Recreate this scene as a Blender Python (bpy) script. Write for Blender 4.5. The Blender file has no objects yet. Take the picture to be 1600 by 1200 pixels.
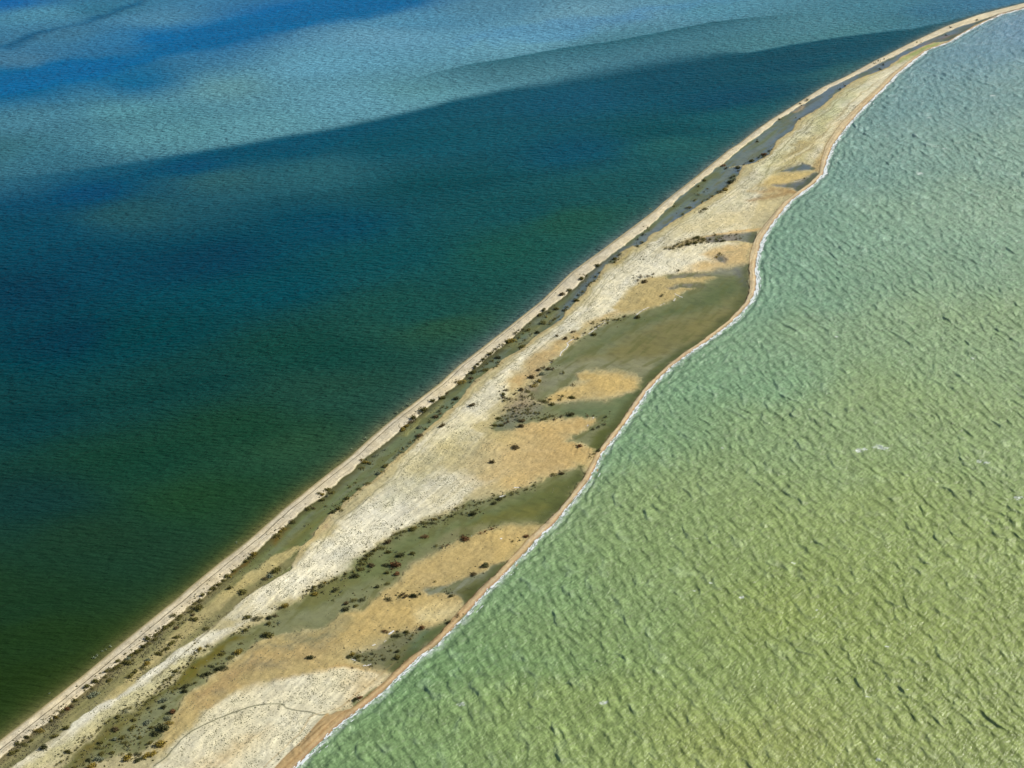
import bpy, math, random
import numpy as np

# ------------------------------------------------------------------ camera, sky, sun, exposure
SC = bpy.context.scene
COL = SC.collection
CAM_H = 500.0                      # the plane flies about 500 m above the water
PITCH = math.radians(33.0)         # looking down 33 degrees
HFOV = math.radians(40.0)
cam_data = bpy.data.cameras.new("camera")
cam = bpy.data.objects.new("camera", cam_data)
COL.objects.link(cam)
cam_data.sensor_fit = 'HORIZONTAL'
cam_data.angle = HFOV
cam_data.clip_start = 1.0
cam_data.clip_end = 200000.0
cam.location = (0, 0, CAM_H)
cam.rotation_euler = (math.pi / 2 - PITCH, 0, 0)
SC.camera = cam

SUN_EL, SUN_AZ = math.radians(35.0), math.radians(70.0)     # azimuth clockwise from +Y
world = bpy.data.worlds.new("World")
SC.world = world
world.use_nodes = True
wn = world.node_tree
wn.nodes.clear()
sky = wn.nodes.new('ShaderNodeTexSky')
sky.sky_type = 'NISHITA'
sky.sun_disc = False
sky.sun_elevation = SUN_EL
sky.sun_rotation = SUN_AZ
bg = wn.nodes.new('ShaderNodeBackground')
bg.inputs[1].default_value = 0.07
wo = wn.nodes.new('ShaderNodeOutputWorld')
wn.links.new(sky.outputs[0], bg.inputs[0])
wn.links.new(bg.outputs[0], wo.inputs[0])
sun_l = bpy.data.lights.new("sun", 'SUN')
sun_l.energy = 4.2
sun_l.angle = math.radians(0.5)
sun_l.color = (1.0, 0.95, 0.87)
sun = bpy.data.objects.new("sun", sun_l)
COL.objects.link(sun)
sun.rotation_euler = (math.pi / 2 - SUN_EL, 0, -SUN_AZ + math.pi)   # shines from azimuth SUN_AZ
SC.view_settings.view_transform = 'Standard'
SC.view_settings.look = 'None'
SC.view_settings.exposure = 0.45
SC.view_settings.gamma = 1.0
SC.cycles.max_bounces = 4

# ------------------------------------------------------------------ helpers
TH = math.tan(HFOV / 2) / 800.0
SP, CP = math.sin(PITCH), math.cos(PITCH)

def gy(py):                                    # ground distance of a photo row
    d = (600.0 - np.asarray(py, float)) * TH
    dz = -SP + d * CP
    return CAM_H * (CP + d * SP) / -dz

def gp(px, py):                                # where the sight line of a photo pixel meets the water level
    d = (600.0 - np.asarray(py, float)) * TH
    dz = -SP + d * CP
    t = CAM_H / -dz
    return (np.asarray(px, float) - 800.0) * TH * t, (CP + d * SP) * t

def px_m(py):                                  # metres per photo pixel across, at that row
    d = (600.0 - py) * TH
    return TH * CAM_H / (SP - d * CP)

def rgb(c):
    c = np.asarray(c, float) / 255.0
    return np.where(c <= 0.04045, c / 12.92, ((c + 0.055) / 1.055) ** 2.4)

LAND_GAIN = np.array([1.32, 1.32, 1.34])
def alb(c):                                    # base colour of a dry surface, from how it looks in the sun
    return np.clip(rgb(c) / LAND_GAIN, 0.004, 0.8)

def _h(ix, iy, seed):
    n = (ix.astype(np.int64) * 374761393 + iy.astype(np.int64) * 668265263 + seed * 1274126177) & 0xffffffff
    n = ((n ^ (n >> 13)) * 1274126177) & 0xffffffff
    return ((n ^ (n >> 16)) & 0xffff) / 65535.0

def vn(x, y, seed=0):                          # value noise, -1..1
    x0 = np.floor(x); y0 = np.floor(y)
    fx = x - x0; fy = y - y0
    fx = fx * fx * fx * (fx * (fx * 6 - 15) + 10); fy = fy * fy * fy * (fy * (fy * 6 - 15) + 10)
    a = _h(x0, y0, seed); b = _h(x0 + 1, y0, seed); c = _h(x0, y0 + 1, seed); d = _h(x0 + 1, y0 + 1, seed)
    return 2 * (a + (b - a) * fx + (c - a) * fy + (a - b - c + d) * fx * fy) - 1

def fbm(x, y, seed=0, o=4):
    s = 0; a = 1.0; t = 0
    for i in range(o):
        s = s + a * vn(x * 2 ** i + 17.3 * i, y * 2 ** i - 9.1 * i, seed + i); t += a; a *= 0.5
    return s / t

def sstep(a, b, x):
    t = np.clip((x - a) / (b - a), 0, 1)
    return t * t * (3 - 2 * t)

def lines(P):                                  # flat list of x,y -> array of ground points
    P = np.array(P, float).reshape(-1, 2)
    gx, gyy = gp(P[:, 0], P[:, 1])
    return np.stack([gx, gyy], 1)

def seg_dist(X, Y, P, closed):
    d2 = np.full(X.shape, 1e12)
    n = len(P)
    for i in range(n if closed else n - 1):
        a = P[i]; b = P[(i + 1) % n]; e = b - a
        L = max(e @ e, 1e-9)
        t = np.clip(((X - a[0]) * e[0] + (Y - a[1]) * e[1]) / L, 0, 1)
        d2 = np.minimum(d2, (X - a[0] - t * e[0]) ** 2 + (Y - a[1] - t * e[1]) ** 2)
    return np.sqrt(d2)

def inside(X, Y, P):
    r = np.zeros(X.shape, bool)
    n = len(P)
    for i in range(n):
        x1, y1 = P[i]; x2, y2 = P[(i + 1) % n]
        if y1 == y2: continue
        c = ((y1 > Y) != (y2 > Y)) & (X < (x2 - x1) * (Y - y1) / (y2 - y1) + x1)
        r ^= c
    return r

def sdf(X, Y, P):                              # positive inside
    d = seg_dist(X, Y, P, True)
    return np.where(inside(X, Y, P), d, -d)

def tag(o, label=None, cat=None, group=None, kind=None):
    if label: o["label"] = label
    if cat: o["category"] = cat
    if group: o["group"] = group
    if kind: o["kind"] = kind
    return o

def raw_mesh(name, co, loops, per, attrs, mat, smooth=True):
    me = bpy.data.meshes.new(name)
    nf = len(loops) // per
    me.vertices.add(len(co)); me.loops.add(len(loops)); me.polygons.add(nf)
    me.vertices.foreach_set("co", np.ascontiguousarray(co, np.float32).ravel())
    me.loops.foreach_set("vertex_index", np.ascontiguousarray(loops, np.int32))
    me.polygons.foreach_set("loop_start", np.arange(0, nf * per, per, dtype=np.int32))
    me.polygons.foreach_set("use_smooth", np.full(nf, smooth))
    for an, v in attrs.items():
        if v.ndim == 2:
            a = me.attributes.new(an, 'FLOAT_COLOR', 'POINT')
            a.data.foreach_set("color", np.concatenate([v, np.ones((len(v), 1))], 1).astype(np.float32).ravel())
        else:
            a = me.attributes.new(an, 'FLOAT', 'POINT')
            a.data.foreach_set("value", v.astype(np.float32))
    me.update(); me.validate()
    me.materials.append(mat)
    o = bpy.data.objects.new(name, me)
    COL.objects.link(o)
    return o

def grid_quads(nr, nc):
    i = np.arange(nr * nc).reshape(nr, nc)
    return np.stack([i[:-1, :-1], i[:-1, 1:], i[1:, 1:], i[1:, :-1]], -1).reshape(-1, 4)

def submesh(name, co, quads, attrs, mat):
    used, inv = np.unique(quads, return_inverse=True)
    return raw_mesh(name, co[used], inv.ravel(), 4, {k: v[used] for k, v in attrs.items()}, mat)

# ------------------------------------------------------------------ materials
def new_mat(name):
    m = bpy.data.materials.new(name); m.use_nodes = True
    nt = m.node_tree; nt.nodes.clear()
    out = nt.nodes.new('ShaderNodeOutputMaterial'); p = nt.nodes.new('ShaderNodeBsdfPrincipled')
    nt.links.new(p.outputs[0], out.inputs[0])
    return m, nt, p

def nd(nt, t, **kw):
    n = nt.nodes.new(t)
    for k, v in kw.items():
        if isinstance(k, str) and k.startswith('i'):
            key = int(k[1:]) if k[1:].isdigit() else k[1:]
            n.inputs[key].default_value = v
        else: setattr(n, k, v)
    return n

def mth(nt, op, a, b=None, c=None):
    n = nt.nodes.new('ShaderNodeMath'); n.operation = op
    for i, v in enumerate((a, b, c)):
        if v is None: continue
        if hasattr(v, 'links') or hasattr(v, 'is_output'): nt.links.new(v, n.inputs[i])
        else: n.inputs[i].default_value = v
    return n.outputs[0]

def pos_noise(nt, scale, rot=0.0, stretch=(1, 1, 1), detail=3.0, rough=0.55, dist=0.0):
    g = nt.nodes.new('ShaderNodeNewGeometry')
    mp = nt.nodes.new('ShaderNodeMapping'); mp.vector_type = 'TEXTURE'
    mp.inputs['Rotation'].default_value = (0, 0, rot)
    mp.inputs['Scale'].default_value = stretch
    nt.links.new(g.outputs['Position'], mp.inputs[0])
    n = nt.nodes.new('ShaderNodeTexNoise')
    n.inputs['Scale'].default_value = scale; n.inputs['Detail'].default_value = detail
    n.inputs['Roughness'].default_value = rough; n.inputs['Distortion'].default_value = dist
    nt.links.new(mp.outputs[0], n.inputs['Vector'])
    return n.outputs['Fac']

def scale_col(nt, colsock, facsock):
    n = nt.nodes.new('ShaderNodeVectorMath'); n.operation = 'SCALE'
    nt.links.new(colsock, n.inputs[0]); nt.links.new(facsock, n.inputs['Scale'])
    return n.outputs[0]

def attr(nt, name):
    n = nt.nodes.new('ShaderNodeAttribute'); n.attribute_name = name
    return n

def land_material():
    m, nt, p = new_mat("sand_and_mud")
    c = attr(nt, "tint"); w = attr(nt, "wet")
    dry = mth(nt, 'SUBTRACT', 1.0, w.outputs['Fac'])
    f1 = pos_noise(nt, 1.1, 0, (1, 1, 1), 4, 0.7)
    f2 = pos_noise(nt, 0.16, 0, (1, 1, 1), 3, 0.6)
    f3 = pos_noise(nt, 0.9, -0.72, (1, 9, 1), 3, 0.6)            # faint drift lines along the spit
    a = mth(nt, 'MULTIPLY_ADD', f1, mth(nt, 'MULTIPLY_ADD', dry, 0.48, 0.14), 0.0)
    b = mth(nt, 'MULTIPLY_ADD', f3, mth(nt, 'MULTIPLY_ADD', dry, 0.34, 0.10), a)
    b = mth(nt, 'MULTIPLY_ADD', f2, 0.22, b)
    # mean of the noises is 0.5: bring the factor back round 1
    mean = mth(nt, 'MULTIPLY_ADD', dry, -0.41, 1.0 - 0.23)
    k = mth(nt, 'ADD', b, mean)
    nt.links.new(scale_col(nt, c.outputs['Color'], k), p.inputs['Base Color'])
    nt.links.new(mth(nt, 'MULTIPLY_ADD', w.outputs['Fac'], -0.72, 0.95), p.inputs['Roughness'])
    p.inputs['Specular IOR Level'].default_value = 0.16
    bp = nt.nodes.new('ShaderNodeBump')
    bp.inputs['Distance'].default_value = 0.35
    nt.links.new(mth(nt, 'MULTIPLY', dry, 0.5), bp.inputs['Strength'])
    nt.links.new(f1, bp.inputs['Height'])
    nt.links.new(bp.outputs[0], p.inputs['Normal'])
    return m

def water_material(name, layers, spec, rough, vary=0.0, vs=0.5, vr=0.5, vst=3):
    """layers: (scale, rotation, stretch, weight); heights summed in metres"""
    m, nt, p = new_mat(name)
    c = attr(nt, "tint")
    h = None
    for s, r, st, wgt, det in layers:
        n = pos_noise(nt, s, r, st, det, 0.55, 0.3)
        h = mth(nt, 'MULTIPLY', n, wgt) if h is None else mth(nt, 'MULTIPLY_ADD', n, wgt, h)
    ch = attr(nt, "chop")
    bp = nt.nodes.new('ShaderNodeBump')
    bp.inputs['Distance'].default_value = 1.0
    bp.inputs['Strength'].default_value = 1.0
    nt.links.new(mth(nt, 'MULTIPLY', h, ch.outputs['Fac']), bp.inputs['Height'])
    nt.links.new(bp.outputs[0], p.inputs['Normal'])
    v = pos_noise(nt, vs, vr, (vst, 1, 1), 4, 0.6)
    k = mth(nt, 'MULTIPLY_ADD', v, vary, 1.0 - vary / 2)
    nt.links.new(scale_col(nt, c.outputs['Color'], k), p.inputs['Base Color'])
    p.inputs['Roughness'].default_value = rough
    p.inputs['IOR'].default_value = 1.333
    p.inputs['Specular IOR Level'].default_value = spec
    return m

def plain_material(name, colour, rough=0.9, var=0.3, scale=2.0, spec=0.2):
    m, nt, p = new_mat(name)
    f = pos_noise(nt, scale, 0, (1, 1, 1), 3, 0.6)
    k = mth(nt, 'MULTIPLY_ADD', f, var * 2, 1.0 - var)
    rg = nt.nodes.new('ShaderNodeRGB'); rg.outputs[0].default_value = (*colour, 1)
    nt.links.new(scale_col(nt, rg.outputs[0], k), p.inputs['Base Color'])
    p.inputs['Roughness'].default_value = rough
    p.inputs['Specular IOR Level'].default_value = spec
    return m

# ------------------------------------------------------------------ shorelines, traced on the ground
def curve(P):                                   # -> function X(Y)
    g = lines(P); o = np.argsort(g[:, 1]); g = g[o]
    return lambda Y: np.interp(Y, g[:, 1], g[:, 0])

WRACK = curve([-230,1345, -60,1216, 0,1173, 52,1131, 112,1084, 154,1050, 201,1010, 250,970, 291,936, 309,920, 357,880, 412,836, 452,799,
    512,750, 560,712, 587,687, 608,668, 635,646, 647,637, 660,627, 695,600, 726,571, 759,545, 804,509, 852,470, 896,427, 921,408, 946,390, 984,361, 1025,330,
    1040,316, 1084,281, 1122,250, 1141,234, 1157,224, 1168,215, 1187,200, 1206,187, 1254,157, 1287,136, 1322,120, 1362,98, 1394,82, 1425,66.5, 1477,42,
    1530,23, 1600,5, 1750,-34, 2000,-90, 2500,-180])
INNER = curve([-215,1345, -40,1216, 16,1174, 38,1157, 62,1140, 90,1116, 128,1086, 172,1050, 225,1007, 262,974, 300,946, 331,922, 376,884, 427,840, 445,823, 476,797,
    505,776, 536,748, 572,717, 597,697, 622,675, 648,655, 666,640, 690,620, 715,600, 740,577, 786,540, 829,502, 874,470, 900,447, 932,416, 980,380, 1010,357, 1040,330,
    1062,308, 1084,292, 1125,259, 1165,227, 1200,200, 1219,186, 1265,157, 1300,136, 1333,120, 1377,98, 1408,82, 1436,69, 1490,46, 1540,29,
    1600,11.5, 1760,-30, 2010,-87, 2505,-179])
RIGHT = curve([290,1345, 432,1225, 460,1200, 474,1186, 487,1172, 509,1152, 521,1140, 537,1126, 556,1113, 579,1096, 600,1079, 617,1062, 630,1049, 655,1027, 680,1010, 700,990, 710,980,
    731,956, 751,934, 762,921, 779,907, 794,891, 806,877, 824,860, 835,846, 862,822, 880,801, 900,776, 920,750, 931,728, 940,709, 960,684, 978,660, 990,642,
    1012,610, 1030,591, 1050,572, 1075,553, 1095,540, 1122,520, 1145,502, 1170,475, 1178,462, 1181,450, 1182,436, 1180,422, 1181,410, 1185,395, 1190,375, 1205,352, 1222,330, 1233,316, 1247,305, 1272,287,
    1286,272, 1292,250, 1300,230, 1312,212, 1325,195, 1350,167, 1382,136, 1400,117, 1425,96, 1450,78, 1482,66, 1500,55, 1525,41, 1562,23, 1600,13, 1765,-28, 2015,-86, 2510,-178])
BERM = curve([265,1345, 408,1225, 434,1199, 458,1174, 479,1155, 497,1134, 509,1121, 530,1113, 550,1109, 567,1095, 588,1078, 604,1065, 617,1050, 643,1027, 668,1010, 688,990, 699,978,
    718,956, 738,934, 750,921, 766,907, 782,891, 795,877, 812,860, 823,846, 851,820, 871,800, 893,774, 912,748, 923,728, 932,709, 952,684, 970,660, 982,642,
    1005,610, 1023,591, 1043,572, 1068,553, 1088,540, 1115,520, 1138,502, 1163,475, 1169,462, 1172,450, 1172,436, 1171,422, 1171,410, 1173,395, 1179,375, 1195,352, 1214,330, 1226,316, 1240,305, 1265,287,
    1280,272, 1284,250, 1290,230, 1301,212, 1313,195, 1339,167, 1374,136, 1393,117, 1420,96, 1447,78, 1480,66, 1498,55, 1523,41, 1561,23, 1599.5,12.5, 1764,-28.5, 2014,-86.3, 2509,-178.2])
CR = curve([-60,1345, 12,1200, 15,1199, 75,1160, 120,1128, 180,1085, 250,1036, 300,1001, 354,961, 400,924, 450,893, 470,856, 487,840, 500,820, 520,800, 540,784, 570,760, 585,750, 607,727,
    625,711, 647,691, 667,671, 691,652, 704,637, 720,622, 746,592, 770,576, 787,562, 807,550, 825,537, 844,522, 861,509, 875,500, 890,482, 900,471, 910,460, 921,446, 932,436,
    942,422, 946,414, 960,411, 971,400, 975,392, 989,386, 996,385, 1006,379, 1021,366, 1040,354, 1072,334, 1094,319, 1117,306, 1137,292, 1151,281, 1157,266, 1161,259,
    1179,254, 1201,242, 1208,231, 1213,220, 1227,212, 1240,202, 1246,191, 1250,186, 1262,179, 1281,169, 1300,152, 1325,132, 1346,121, 1371,112, 1388,105, 1402,94,
    1418,84, 1442,72, 1460,67, 1484,64, 1500,54, 1530,36, 1600,12.6, 1764.5,-28.2, 2014.5,-86.2, 2509.5,-178.1])

def beachw(Y):                                  # width of the wet beach outside the wrack line, metres
    return np.interp(Y, [400, 450, 700, 900, 1200, 2200], [5.0, 4.6, 3.4, 2.0, 0.8, 0.6])

def shoreL(Y): return WRACK(Y) - beachw(Y) * 1.35

# rows of the tessellation, finer where the ground is nearer
rows_px = np.concatenate([np.linspace(1342, 700, 760, endpoint=False), np.linspace(700, -176, 1060)])
YR = gy(rows_px)
NCOL = 470
def fan(cols, x0, x1, Yr):
    X = x0[:, None] + (x1 - x0)[:, None] * cols[None, :]
    Y = np.repeat(Yr[:, None], len(cols), 1)
    return X, Y

xl = shoreL(YR); xr = RIGHT(YR)
s = np.gradient(xl, YR); nl = 1 / np.sqrt(1 + s * s)
s = np.gradient(xr, YR); nr_ = 1 / np.sqrt(1 + s * s)
k = np.ones(25) / 25
nl = np.convolve(np.pad(nl, 12, 'edge'), k, 'valid'); nr_ = np.convolve(np.pad(nr_, 12, 'edge'), k, 'valid')
X, Y = fan(np.linspace(0, 1, NCOL), xl - 2.5, xr + 2.5, YR)
SH = X.shape
NL = np.repeat(nl[:, None], NCOL, 1).ravel(); NR = np.repeat(nr_[:, None], NCOL, 1).ravel()
X = X.ravel(); Y = Y.ravel()
jit = fbm(X / 5, Y / 5, 3, 3) * 0.35
dL = (X - shoreL(Y)) * NL                       # metres inside the left waterline
dW = (X - WRACK(Y)) * NL                        # metres inside the wrack line
dI = (X - INNER(Y)) * NL + fbm(X / 9, Y / 9, 31, 4) * 1.7      # metres inside the inner edge of the outer beach
dC = (X - CR(Y)) * NL + fbm(X / 9, Y / 9, 33, 3) * 1.5         # metres inside the channel's far bank
dR = (RIGHT(Y) - X) * NR                        # metres inside the right waterline
dB = (BERM(Y) - X) * NR + jit
AX = (X - WRACK(Y)) * NL                        # across and along coordinates for drift lines
WX = fbm(X / 14, Y / 14, 5, 4) * 3.2 + vn(X / 3.1, Y / 3.1, 8) * 0.55
WY = fbm(X / 14, Y / 14, 6, 4) * 4.0 + vn(X / 3.1, Y / 3.1, 9) * 0.8
RAG = 0.55 * vn(X / 1.7, Y / 1.7, 11) + 0.45 * vn(X / 0.8, Y / 0.8, 12) + 0.9 * vn(X / 5.5, Y / 4.5, 13)
N = len(X)
col = np.tile(alb((196, 184, 138)), (N, 1))
wet = np.zeros(N); tuft = np.full(N, 0.10); pool = np.zeros(N); zoff = np.zeros(N)

def blend(a, c=None, w=None, t=None, pl=None):
    a = np.clip(a, 0, 1)
    if c is not None: col[:] = col + (alb(c) - col) * a[:, None]
    if w is not None: wet[:] += (w - wet) * a
    if t is not None: tuft[:] += (t - tuft) * a
    if pl is not None: pool[:] += (pl - pool) * a

def paint(P, c, soft=1.0, warp=1.0, alpha=1.0, w=None, t=None, pl=None, streak=0.0):
    g = lines(P)
    mrg = soft * 3 + 9
    idx = np.nonzero((X > g[:, 0].min() - mrg) & (X < g[:, 0].max() + mrg) & (Y > g[:, 1].min() - mrg) & (Y < g[:, 1].max() + mrg))[0]
    if not len(idx): return
    d = sdf(X[idx] + WX[idx] * warp, Y[idx] + WY[idx] * warp, g)
    sf = soft * (1.25 + 1.1 * sstep(-0.2, 0.6, vn(X[idx] / 16, Y[idx] / 16, 18)))
    a = sstep(-sf, sf, d + RAG[idx] * min(1.0, 0.35 + soft * 0.35))
    if streak:
        a = a * (1 - streak * sstep(-0.15, 0.5, fbm(AX[idx] / 2.2, Y[idx] / 26, 77, 3)))
    f = np.zeros(N); f[idx] = a * alpha
    blend(f, c, w, t, pl)

def stroke(P, wid, c, soft=0.4, warp=0.25, alpha=1.0, t=None, w=None, breakup=0.0):
    g = lines(P); mrg = wid + 6
    idx = np.nonzero((X > g[:, 0].min() - mrg) & (X < g[:, 0].max() + mrg) & (Y > g[:, 1].min() - mrg) & (Y < g[:, 1].max() + mrg))[0]
    if not len(idx): return
    d = seg_dist(X[idx] + WX[idx] * warp, Y[idx] + WY[idx] * warp, g, False)
    a = sstep(wid + soft, max(wid - soft, 0), d) * alpha
    if breakup: a = a * sstep(-breakup, 0.2, vn(X[idx] / 4, Y[idx] / 4, 41))
    f = np.zeros(N); f[idx] = a
    blend(f, c, w, t)

# broad ground cover of the cream flats, with drift lines along the spit
CREAM, PALE, OCHRE, ORANGE = (229, 221, 188), (238, 232, 205), (192, 172, 116), (203, 177, 115)
TAN, BROWN, KHAKI, MUD = (190, 174, 122), (176, 146, 92), (160, 150, 104), (128, 128, 100)
MAIN = [12,1204, 75,1160, 165,1092, 250,1036, 320,988, 371,976, 380,968, 352,962, 372,944, 424,907, 450,898, 458,884, 487,852, 515,834, 540,812, 570,786, 612,750, 640,705, 690,660, 745,612,
    800,568, 850,527, 900,490, 945,430, 1000,393, 1060,352, 1110,322, 1150,292, 1180,262, 1225,222, 1270,185, 1330,140, 1400,100, 1450,80, 1450,76, 1400,112, 1330,180, 1295,215, 1270,262, 1205,270,
    1165,365, 1100,369, 1040,388, 1100,377, 1155,378, 1150,400, 1100,425, 1040,428, 985,450, 975,490, 930,500, 880,522, 850,545, 800,580, 790,620, 740,670, 790,700, 800,740, 740,770, 700,800, 655,812, 600,842,
    570,862, 552,890, 497,912, 450,938, 420,955, 400,962, 372,985, 320,1012, 262,1058, 210,1098, 160,1128, 110,1162, 60,1204]
paint(MAIN, CREAM, 1.6, 1.0, 1.0, t=1.0, streak=0.35)
paint([0,1230, 60,1204, 150,1140, 220,1095, 320,1015, 310,1005, 240,1055, 160,1110, 60,1180], (205,196,142), 1.2, 1, 0.8, t=1.0)
# brightest crusts
paint([430,905, 458,886, 520,835, 600,775, 640,745, 660,770, 620,820, 560,860, 500,905, 440,935, 400,950], PALE, 4, 1.5, 0.85, t=1.5)
paint([100,1130, 180,1085, 300,1000, 360,980, 340,995, 260,1045, 170,1105, 110,1150], PALE, 1.5, 0.8, 0.8, t=0.8)
paint([770,600, 800,565, 850,525, 900,490, 925,480, 900,505, 860,530, 820,560, 790,590], PALE, 4, 1.5, 0.6, t=1.0)
paint([930,480, 1000,410, 1100,392, 1150,395, 1130,410, 1060,425, 990,440, 960,470], PALE, 4, 1.5, 0.6, t=0.7)
paint([1180,262, 1230,222, 1290,170, 1330,150, 1290,190, 1240,235, 1200,272, 1185,272], (222,220,174), 4, 2, 0.55, t=1.4)
# greenish and tan drifts in the flats
paint([600,760, 680,690, 740,660, 700,720, 640,780, 600,800], (206,198,150), 5, 2, 0.55, t=1.2)
paint([740,680, 780,640, 830,600, 850,585, 830,605, 800,630, 790,650, 830,662, 850,655, 870,700, 820,755, 770,745, 720,745, 640,740, 690,700], (193,178,122), 8, 2.5, 0.75, t=0.35)
paint([790,600, 850,545, 890,520, 880,540, 850,575, 815,605], (196,166,112), 4, 2, 0.8, t=0.3)
paint([870,545, 920,508, 980,488, 1020,478, 1050,468, 1060,460, 1000,478, 950,492, 880,530], (196,170,112), 3, 1.2, 0.9, t=0.3)
paint([1150,305, 1190,262, 1240,240, 1265,250, 1225,262, 1180,300, 1110,345, 1060,360], (200,192,140), 8, 3, 0.5, t=0.4)
paint([1060,362, 1150,325, 1230,310, 1190,352, 1100,364], (212,198,150), 8, 2, 0.7, t=0.25)
paint([1200,262, 1260,215, 1290,180, 1300,190, 1270,240, 1280,262, 1250,252, 1225,262], (182,172,112), 5, 2.5, 0.7, t=0.7)
paint([1240,228, 1262,222, 1275,212, 1265,232, 1245,245, 1225,252], (168,150,100), 4, 2, 0.7)
paint([1265,180, 1320,145, 1370,112, 1340,150, 1300,185, 1270,205], (178,184,130), 7, 3, 0.45, t=0.9)
paint([1402,92, 1440,72, 1470,66, 1458,74, 1420,90, 1400,102], (150,168,90), 3, 1, 0.8, t=0.8)
stroke([1205,262, 1250,240, 1300,208, 1345,165, 1385,128], 1.6, (232,222,180), 1.6, 0.5, 0.6)
stroke([1180,300, 1215,240, 1240,215, 1290,175, 1340,135], 0.8, (150,146,100), 0.8, 1.0, 0.6)
stroke([1230,262, 1265,232, 1290,205, 1300,195, 1330,160, 1370,128], 0.8, (160,140,92), 0.8, 1.0, 0.5)
# ochre sand bars
paint([855,814, 852,810, 820,816, 790,821, 760,831, 730,843, 695,856, 670,871, 645,883, 632,898, 612,917, 592,932, 570,950, 550,953, 532,958, 522,967, 509,976, 490,981, 456,987, 425,994, 406,1002, 387,1014,
    362,1030, 337,1053, 310,1070, 291,1087, 277,1110, 260,1140, 245,1170, 262,1178, 300,1140, 340,1100, 400,1072, 470,1056, 548,1048, 600,1050, 612,1046, 560,1040, 541,1027, 550,1020, 590,1012, 605,990,
    627,984, 660,984, 690,974, 727,938, 727,930, 744,905, 790,884, 850,820], OCHRE, 2.6, 1.1, 1, t=0.22, w=0.1)
paint([845,822, 760,838, 700,862, 650,888, 625,915, 660,920, 740,898, 790,872, 840,830], ORANGE, 2.5, 0.8, 0.7, t=0.1)
paint([560,955, 640,920, 720,935, 700,968, 650,980, 600,985, 560,1005, 500,1015], (206,178,112), 5, 1.2, 0.7)
paint([655,950, 690,945, 712,950, 705,962, 675,970, 650,966], (226,212,160), 4, 1.2, 0.8, t=0.5)
paint([330,1062, 400,1020, 470,1000, 520,1000, 480,1030, 420,1050, 350,1075, 300,1110, 280,1130], (186,160,108), 6, 2.2, 0.6, t=0.5)
paint([395,1085, 440,1062, 520,1045, 590,1046, 520,1052, 440,1075, 380,1092, 360,1100, 330,1100], (184,142,84), 3, 1.4, 0.7)
paint([410,1010, 470,990, 500,985, 470,1005, 430,1020, 400,1030], (132, 130, 102), 5, 3.5, 0.7, w=0.3)
paint([455,985, 500,978, 540,960, 560,968, 520,990, 480,1000], (146, 142, 106), 6, 3.5, 0.6, w=0.2)
paint([300,1095, 330,1070, 370,1045, 400,1040, 350,1080, 310,1110], (168, 140, 96), 5, 3, 0.5)
paint([405,1042, 435,1038, 430,1048, 410,1050], (120,118,96), 3, 2, 0.5, w=0.3)
paint([340,1078, 360,1075, 358,1085, 342,1086], (128,122,98), 2.5, 2, 0.5)
paint([800,655, 832,662, 862,657, 900,651, 925,653, 926,662, 915,671, 892,680, 889,692, 908,696, 926,705, 931,712, 920,730, 906,735, 890,730, 860,738, 830,752, 795,762, 800,748, 825,720, 822,690], (203, 172, 110), 4.5, 1.8, 0.90, t=0.16)
paint([905,583, 962,577, 980,582, 1001,588, 999,605, 980,616, 950,624, 900,627, 862,632, 856,626, 866,614, 887,602, 912,596, 898,588], ORANGE, 4.2, 1.4, 1, t=0.08)
paint([740,752, 755,715, 785,685, 815,665, 850,662, 850,740, 800,762], (203, 178, 124), 13, 2.5, 0.9)
paint([985,452, 1000,438, 1050,430, 1100,429, 1119,435, 1100,441, 1060,446, 1052,451, 1087,452, 1072,457, 1052,462, 1052,469, 1035,476, 1015,480, 995,488, 975,492, 960,480], OCHRE, 2.0, 0.9, 0.95, t=0.2)
paint([1095,398, 1135,382, 1165,381, 1177,384, 1172,398, 1168,412, 1150,416, 1110,423, 1060,426, 1085,415, 1110,408], (208,180,124), 4, 1.0, 0.9, t=0.2)
paint([1095,371, 1117,367, 1142,363, 1180,358, 1192,356, 1182,362, 1140,367, 1100,373], (208,176,118), 1.5, 0.6, 0.9)
paint([1200,275, 1237,270, 1260,268, 1274,267, 1268,274, 1252,281, 1232,287, 1205,290, 1180,292, 1165,300, 1190,285], (206,182,118), 2.5, 1, 0.85, t=0.15)
paint([1172,300, 1200,292, 1235,295, 1248,300, 1240,305, 1215,300, 1190,303], (182,148,94), 4, 1.4, 0.75)
paint([1168,314, 1200,306, 1240,300, 1246,303, 1225,307, 1190,313, 1172,317], (160,126,76), 3, 1, 0.8)
paint([1270,262, 1284,240, 1300,215, 1315,190, 1312,200, 1296,232, 1288,262, 1283,272, 1275,268], (196,166,112), 3, 1, 0.7)
# lower cream flat
paint([225,1215, 240,1198, 262,1180, 287,1156, 300,1144, 320,1112, 345,1096, 372,1082, 420,1069, 470,1055, 500,1050, 550,1048, 593,1052, 599,1058, 598,1068, 588,1078, 560,1098, 532,1108, 512,1118, 480,1152, 445,1190, 430,1210], (233, 224, 188), 2.2, 0.9, 1, t=1.1, w=0)
paint([560,1055, 598,1052, 600,1062, 590,1074, 560,1095, 530,1106, 545,1080], (206,178,118), 5, 1.2, 0.6)
paint([290,1210, 340,1180, 370,1165, 420,1140, 400,1165, 360,1190, 330,1212], (196,170,118), 5, 1.6, 0.65)
stroke([240,1198, 262,1182, 287,1155, 300,1143, 340,1123, 375,1110, 400,1103, 425,1101, 440,1101, 447,1107, 462,1111, 480,1113, 500,1119, 512,1118], 0.32, (92,96,66), 0.3, 0.25, 0.85)
stroke([512,1118, 479,1153, 434,1199, 408,1225], 0.9, (206,170,112), 0.5, 0.1, 0.8)

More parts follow.
